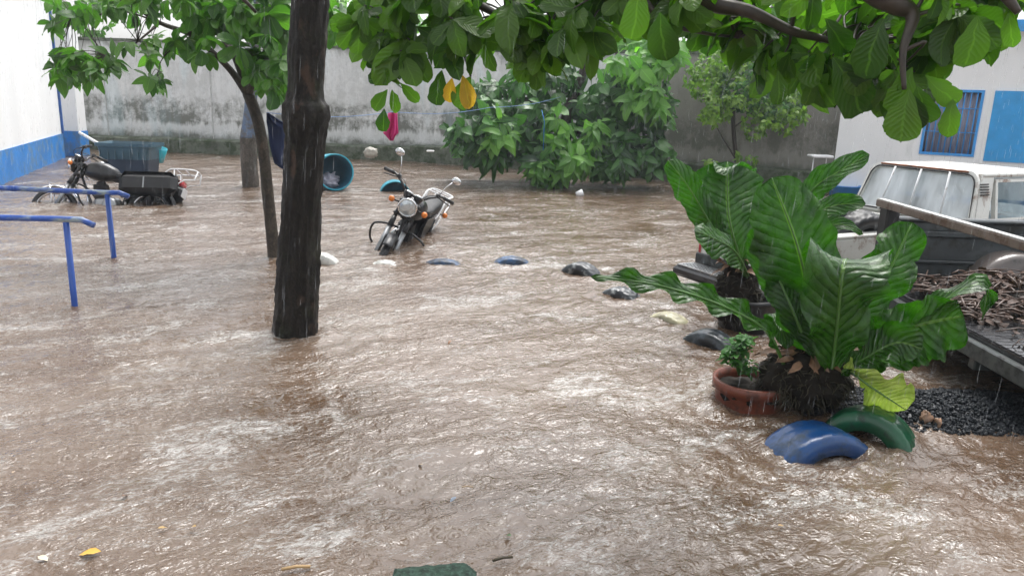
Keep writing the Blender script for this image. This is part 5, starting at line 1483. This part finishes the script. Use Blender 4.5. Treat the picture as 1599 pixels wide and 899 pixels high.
    # windscreen, seat, steering wheel
    m = MB(); m.add([Vector((x1 + .10, -hw + .08, bl)), Vector((x1 + .10, hw - .08, bl)), Vector((x1 - .16, wr - .03, rf - .04)), Vector((x1 - .16, -wr + .03, rf - .04))], [(0, 1, 2, 3)], 0, False); m.build('windscreen', M_clear, t)
    m = MB(); m.box((x0 + .30, 0, bl - .02), (.12, hw * 1.7, .34), bev=.04); m.build('seat_back', M_vinyl, t)
    c = Vector((x1 - .32, .33, bl + .10)); axx = Vector((-.75, 0, .65)).normalized(); a = axx.orthogonal().normalized(); b = axx.cross(a)
    m = MB(); m.tube([c + (a * math.cos(2 * math.pi * k / 24) + b * math.sin(2 * math.pi * k / 24)) * .19 for k in range(25)], .014, 8, cap=False); m.tube([c + a * .19, c - a * .19], .012, 6); m.tube([c, c - axx * .3], .02, 6); m.build('steering_wheel', M_blkplas, t)
    return t
A = dict(hw=.68, floor=.62, top=.93, bed=2.0, axle=.75, paint=M_truckw, inner=M_bedgrey, arch=M_bedgrey, liner=False, tailgate=True, bumper=True, cabpaint=M_truckw, roof=1.42)
fwdA = Vector((.88, .475, 0)).normalized(); leftA = Vector((0, 0, 1)).cross(fwdA)
rl = G(1092, 418, .15)
rl = P(1090, 405, 7.15); locA = Vector((rl.x, rl.y, -.30)) - leftA * A['hw']
pickup('old white pickup with barred misted rear window and tread plate bumper beyond the plants', locA, orient(fwdA, 0), A)
# things lying in its bed
m = MB(); torus_tyre(m, (0, 0, 0), (0, 1, 0), .26, .17, n=72, tread=.012); o = m.build('tyre', M_rubber)
tc_ = P(1336, 374, 6.45); o.location = tc_; o.rotation_euler = (math.radians(20), 0, math.radians(25)); tag(o, 'black spare tyre lying in the bed of the white pickup', 'tyre')

BB = dict(hw=1.0, floor=.68, top=1.15, bed=1.9, axle=.95, paint=M_bedgrey, inner=M_bedgrey, arch=mat('muddy_arch', (.13, .11, .10), .2, var=.3, vs=3, coat=.5, dirt=(.05, .045, .04), dirt_amt=.3), liner=True, tailgate=False, bumper=False, cabpaint=M_bedgrey, roof=1.75)
blp = P(1362, 440, 5.75); fwdB = Vector((1, .0, 0)); locB = Vector((blp.x, blp.y - BB['hw'], -.30))
tB = pickup('dark pickup at the right edge, its tailgate off and wet litter heaped in the bed', locB, orient(fwdB, 0), BB)
for s_ in (-1, 1):
    m = MB(); m.box((.03, s_ * (BB['hw'] - .05), .95), (.10, .13, .60), bev=.015); m.build('rack_post', M_blkplas, tB)
m = MB(); m.box((.0, -.05, 1.262), (.055, BB['hw'] * 2 + .25, .055), bev=.006); rr_o = m.build('rack_rail', mat('bare_rusty_steel', (.16, .12, .10), .4, var=.3, vs=5, dirt=(.09, .05, .03), dirt_amt=.4), tB)
m = MB(); m.box((.0, -.05, 1.293), (.05, BB['hw'] * 2 + .24, .005)); m.build('rail_top', mat('pale_rail_top', (.6, .6, .58), .3, dirt=(.3, .22, .17), dirt_amt=.2), rr_o)
# litter in the bed: sticks and dry leaves
Lt = Leaves(); st = MB(); base = locB + Vector((0, 0, .68))
for i in range(1500):
    x = random.uniform(.08, 1.5); y = random.uniform(-.7, .72); 
    cx2, cy2 = .75, .5; dd = ((x - cx2) / .75) ** 2 + ((y - cy2) / .55) ** 2
    hgt = .16 * math.exp(-dd * 1.3)
    if dd > 2.2 and random.random() < .93: continue
    p = base + Vector((x, y, .02 + hgt * random.uniform(.6, 1.05)))
    Lt.add(random.choice(T_OBOV + T_LANCE), p, (random.uniform(-1, 1), random.uniform(-1, 1), random.uniform(-.25, .3)), (random.uniform(-.7, .7), random.uniform(-.7, .7), 1), random.uniform(.045, .10))
    if i % 3 == 0:
        dv = Vector((random.uniform(-1, 1), random.uniform(-.7, .7), random.uniform(-.1, .15))).normalized() * random.uniform(.08, .3); st.tube([p - dv * .5 + Vector((0, 0, .01)), p + Vector((0, 0, .02)), p + dv * .5], random.uniform(.003, .008), 5)
hp = MB(); hp.ell(base + Vector((.85, .42, -.02)), (.55, .36, .13), n=36, m=16, lump=.3, ls=3); 
t, ad = worldparts('leaf_litter', 'heap of wet brown leaves and twigs in the bed of the dark pickup', 'leaf litter', base)
t['kind'] = 'stuff'
ad(hp.build('heap', M_soil)); o = Lt.build('dead_leaves', leaf_material('dead_leaf', (.012, .007, .005), (.095, .046, .026), .05, .5)); ad(o); o['kind'] = 'stuff'; o = st.build('twigs', mat('wet_twig', (.09, .055, .04), .35, var=.5, vs=20)); ad(o); o['kind'] = 'stuff'
# ---------------------------------------------------------------- gravel heap
gc = G(1500, 640)
def gh(x, y):
    a = G(1395, 640); b = G(1700, 640)
    ux = (x - gc.x) / 1.05; uy = (y - gc.y) / .30
    return .06 * (1 - ux * ux * .8 - uy * uy) + .02 * mnoise.noise(Vector((x * 5, y * 5, 1)))
N = 7500; px_ = []; 
tv, tf = [], []
ico = MB(); ico.ell((0, 0, 0), (1, 1, 1), n=6, m=4, lump=.3, ls=1.5, seed=1); icv = np.array(ico.v)
VV, FF = [], []; cnt = 0
icf = []
for f in ico.f:
    if len(f) == 4: icf.append(f)
icf = np.array(icf)
for i in range(N):
    x = gc.x + random.uniform(-.95, 1.3); y = gc.y + random.uniform(-.33, .36); z = gh(x, y)
    if z < -.02: continue
    s_ = random.uniform(.006, .014)
    R3 = np.array(Matrix.Rotation(random.uniform(0, 6.28), 3, Vector((random.random(), random.random(), random.random() + .1)).normalized()))
    VV.append((icv * np.array([s_ * 1.2, s_, s_ * .75])) @ R3.T + np.array([x, y, z + random.uniform(-.004, .010)])); FF.append(icf + cnt); cnt += len(icv)
o = np_obj('gravel', np.concatenate(VV), np.concatenate(FF), mat('dark_wet_gravel', (.014, .017, .021), .5, spec=.25, var=.6, vs=45, bump=.2), smooth=False)
o['kind'] = 'stuff'; tag(o, 'bank of dark wet gravel behind the green tyre', 'gravel')
m = MB(); rings = []
for i in range(30):
    y = gc.y - .4 + .8 * i / 29; rings.append([Vector((gc.x - 1.2 + 2.7 * k / 39, y, gh(gc.x - 1.2 + 2.7 * k / 39, y) - .006)) for k in range(40)])
m.loft(rings, cap=False, close=False, flip=True); struct(m.build('gravel_bank', mat('dark_grit', (.03, .033, .04), .35, var=.5, vs=40, bump=.8)))
for (x, y, s_, lab) in [(1444, 662, .045, 'larger broken brown husk at the water edge of the gravel'), (1463, 667, .032, 'small tan husk beside the broken brown one')]:
    p = G(x, y); m = MB(); m.ell(p + Vector((0, 0, s_ * .5)), (s_ * .65, s_ * .6, s_ * 1.15), n=16, m=10, lump=.7, ls=2, seed=x); tag(m.build('husk', mat('husk_brown', (.22, .13, .08), .4, var=.5, vs=30, bump=.6)), lab, 'husk')
# ---------------------------------------------------------------- floating leaves and bits
FL = [(158, 860, .06, 'yellow orange leaf afloat near the bottom left corner', (.62, .36, .06)), (59, 868, .05, 'cream leaf scrap afloat in the bottom left corner', (.55, .48, .35)),
      (462, 886, .10, 'long tan straw afloat by the mossy block', (.5, .33, .16)), (246, 824, .04, 'round ochre leaf afloat between the two other ochre leaves', (.42, .27, .10)),
      (306, 821, .035, 'ochre leaf afloat right of the round one', (.48, .3, .09)), (192, 774, .035, 'small rust brown leaf afloat left of centre', (.2, .09, .04)), (20, 738, .03, 'tan leaf afloat at the left edge', (.4, .28, .18)),
      (712, 775, .045, 'blue grey scrap afloat in front of the yard', (.15, .18, .23)), (798, 836, .035, 'small green leaf afloat right of the mossy block', (.04, .11, .02)), (730, 760, .05, 'thin pale stalk afloat beside the blue grey scrap', (.45, .32, .2)), (785, 872, .08, 'dark twig afloat right of the mossy block', (.05, .04, .02)),
      (705, 531, .05, 'brown leaf afloat in mid yard', (.2, .1, .05)), (900, 304, .12, 'white cup afloat in the far water', (.7, .7, .68)), (1540, 628, .07, 'fallen tan leaf lying on the gravel', (.25, .14, .07)), (660, 725, .04, 'pale tan leaf afloat in the near water', (.4, .3, .2)), (1215, 820, .035, 'ochre leaf afloat at the lower right', (.42, .27, .12))]
for i, (x, y, s_, lab, c) in enumerate(FL):
    p = G(x, y, .016 if 'gravel' not in lab else .06); Lf = Leaves(); thin = 'straw' in lab or 'stalk' in lab or 'twig' in lab
    if 'cup' in lab:
        m = MB(); m.lathe([(.001, 0), (.045, 0), (.06, .12), (.055, .12), (.04, .01)], p, (.9, .1, .35), 20); tag(m.build('cup', M_whitep), lab, 'cup'); continue
    a = random.uniform(-.5, .5) if thin else random.uniform(0, 6.28)
    if thin:
        m = MB(); dv = Vector((math.cos(a), math.sin(a) * .8, 0)) * s_; m.tube([p - dv * .5, p + Vector((0, .004, .003)), p + dv * .5], s_ * .06, 6); o = m.build('twig', mat('bit_%d' % i, c, .5))
    else:
        tpl = T_OVATE[i % 3]; Lf.add(tpl, (0, 0, 0), (math.cos(a), math.sin(a), 0), (0, 0, 1), s_ * (1.3 if i == 0 else .85))
        o = np_obj('fallen_leaf', np.concatenate(Lf.V), np.concatenate(Lf.F), mat('bit_%d' % i, c, .35), uv=np.concatenate(Lf.U)); o.location = p
    tag(o, lab, 'leaf' if not thin else 'twig', None)
    
# ---------------------------------------------------------------- water last (it knows what stands in it)
for (x, y, r) in ((461, 527, .17), (428, 405, .07), (391, 293, .12), (1180, 645, .2)):
    c = G(x, y); WAKES.append((c.x, c.y + r * .5, r))
build_water()

# ---------------------------------------------------------------- rain: falling drops
def rain():
    V, Fc = [], []; n = 0; rg = np.random.default_rng(5)
    for i in range(9500):
        Y = 2.6 + 14 * rg.random() ** 1.1; X_ = (rg.random() * 1.7 - .85) * (Y + .6); Zc = rg.random() * min(4.5, 1.8 + Y * .22)
        L = (.03 + .07 * rg.random()); r = .0003 + .0003 * rg.random() + .00008 * Y; sl = .03 + .02 * rg.random()
        c0 = np.array([X_, Y, Zc])
        prof = [(0, .0), (.15, .9), (.4, 1.0), (.8, .5), (1, .0)]
        for h, w in prof:
            for k in range(3):
                a = 2.094 * k; V.append(c0 + np.array([math.cos(a) * r * (w + .05) + sl * h * L, math.sin(a) * r * (w + .05), h * L]))
        for j in range(4):
            for k in range(3): Fc.append((n + j * 3 + k, n + j * 3 + (k + 1) % 3, n + (j + 1) * 3 + (k + 1) % 3, n + (j + 1) * 3 + k))
        n += 15
    m, nt, b = newmat('rain_water'); b.inputs['Base Color'].default_value = (.8, .85, .9, 1); b.inputs['Roughness'].default_value = .15
    tr = nt.nodes.new('ShaderNodeBsdfTransparent'); mx = nt.nodes.new('ShaderNodeMixShader'); mx.inputs[0].default_value = .23
    nt.links.new(tr.outputs[0], mx.inputs[1]); nt.links.new(b.outputs[0], mx.inputs[2]); nt.links.new(mx.outputs[0], nt.nodes['Material Output'].inputs[0])
    o = np_obj('rain', V, Fc, m); o['kind'] = 'stuff'; tag(o, 'heavy rain falling over the whole yard', 'rain')
rain()
# ---------------------------------------------------------------- damp air
hb_ = MB(); hb_.box((0, 15, 3.0), (60, 60, 9.4)); hz_ = hb_.build('haze', (lambda: (lambda m: m)(bpy.data.materials.new('damp_air')))())
hm = hz_.data.materials[0]; hm.use_nodes = True; hm.node_tree.nodes.clear()
pv = hm.node_tree.nodes.new('ShaderNodeVolumePrincipled'); pv.inputs['Density'].default_value = HAZE; pv.inputs['Color'].default_value = (.86, .92, 1, 1); pv.inputs['Anisotropy'].default_value = .2
ho = hm.node_tree.nodes.new('ShaderNodeOutputMaterial'); hm.node_tree.links.new(pv.outputs[0], ho.inputs['Volume'])
hz_['kind'] = 'stuff'; tag(hz_, 'pale damp air full of fine spray', 'haze')
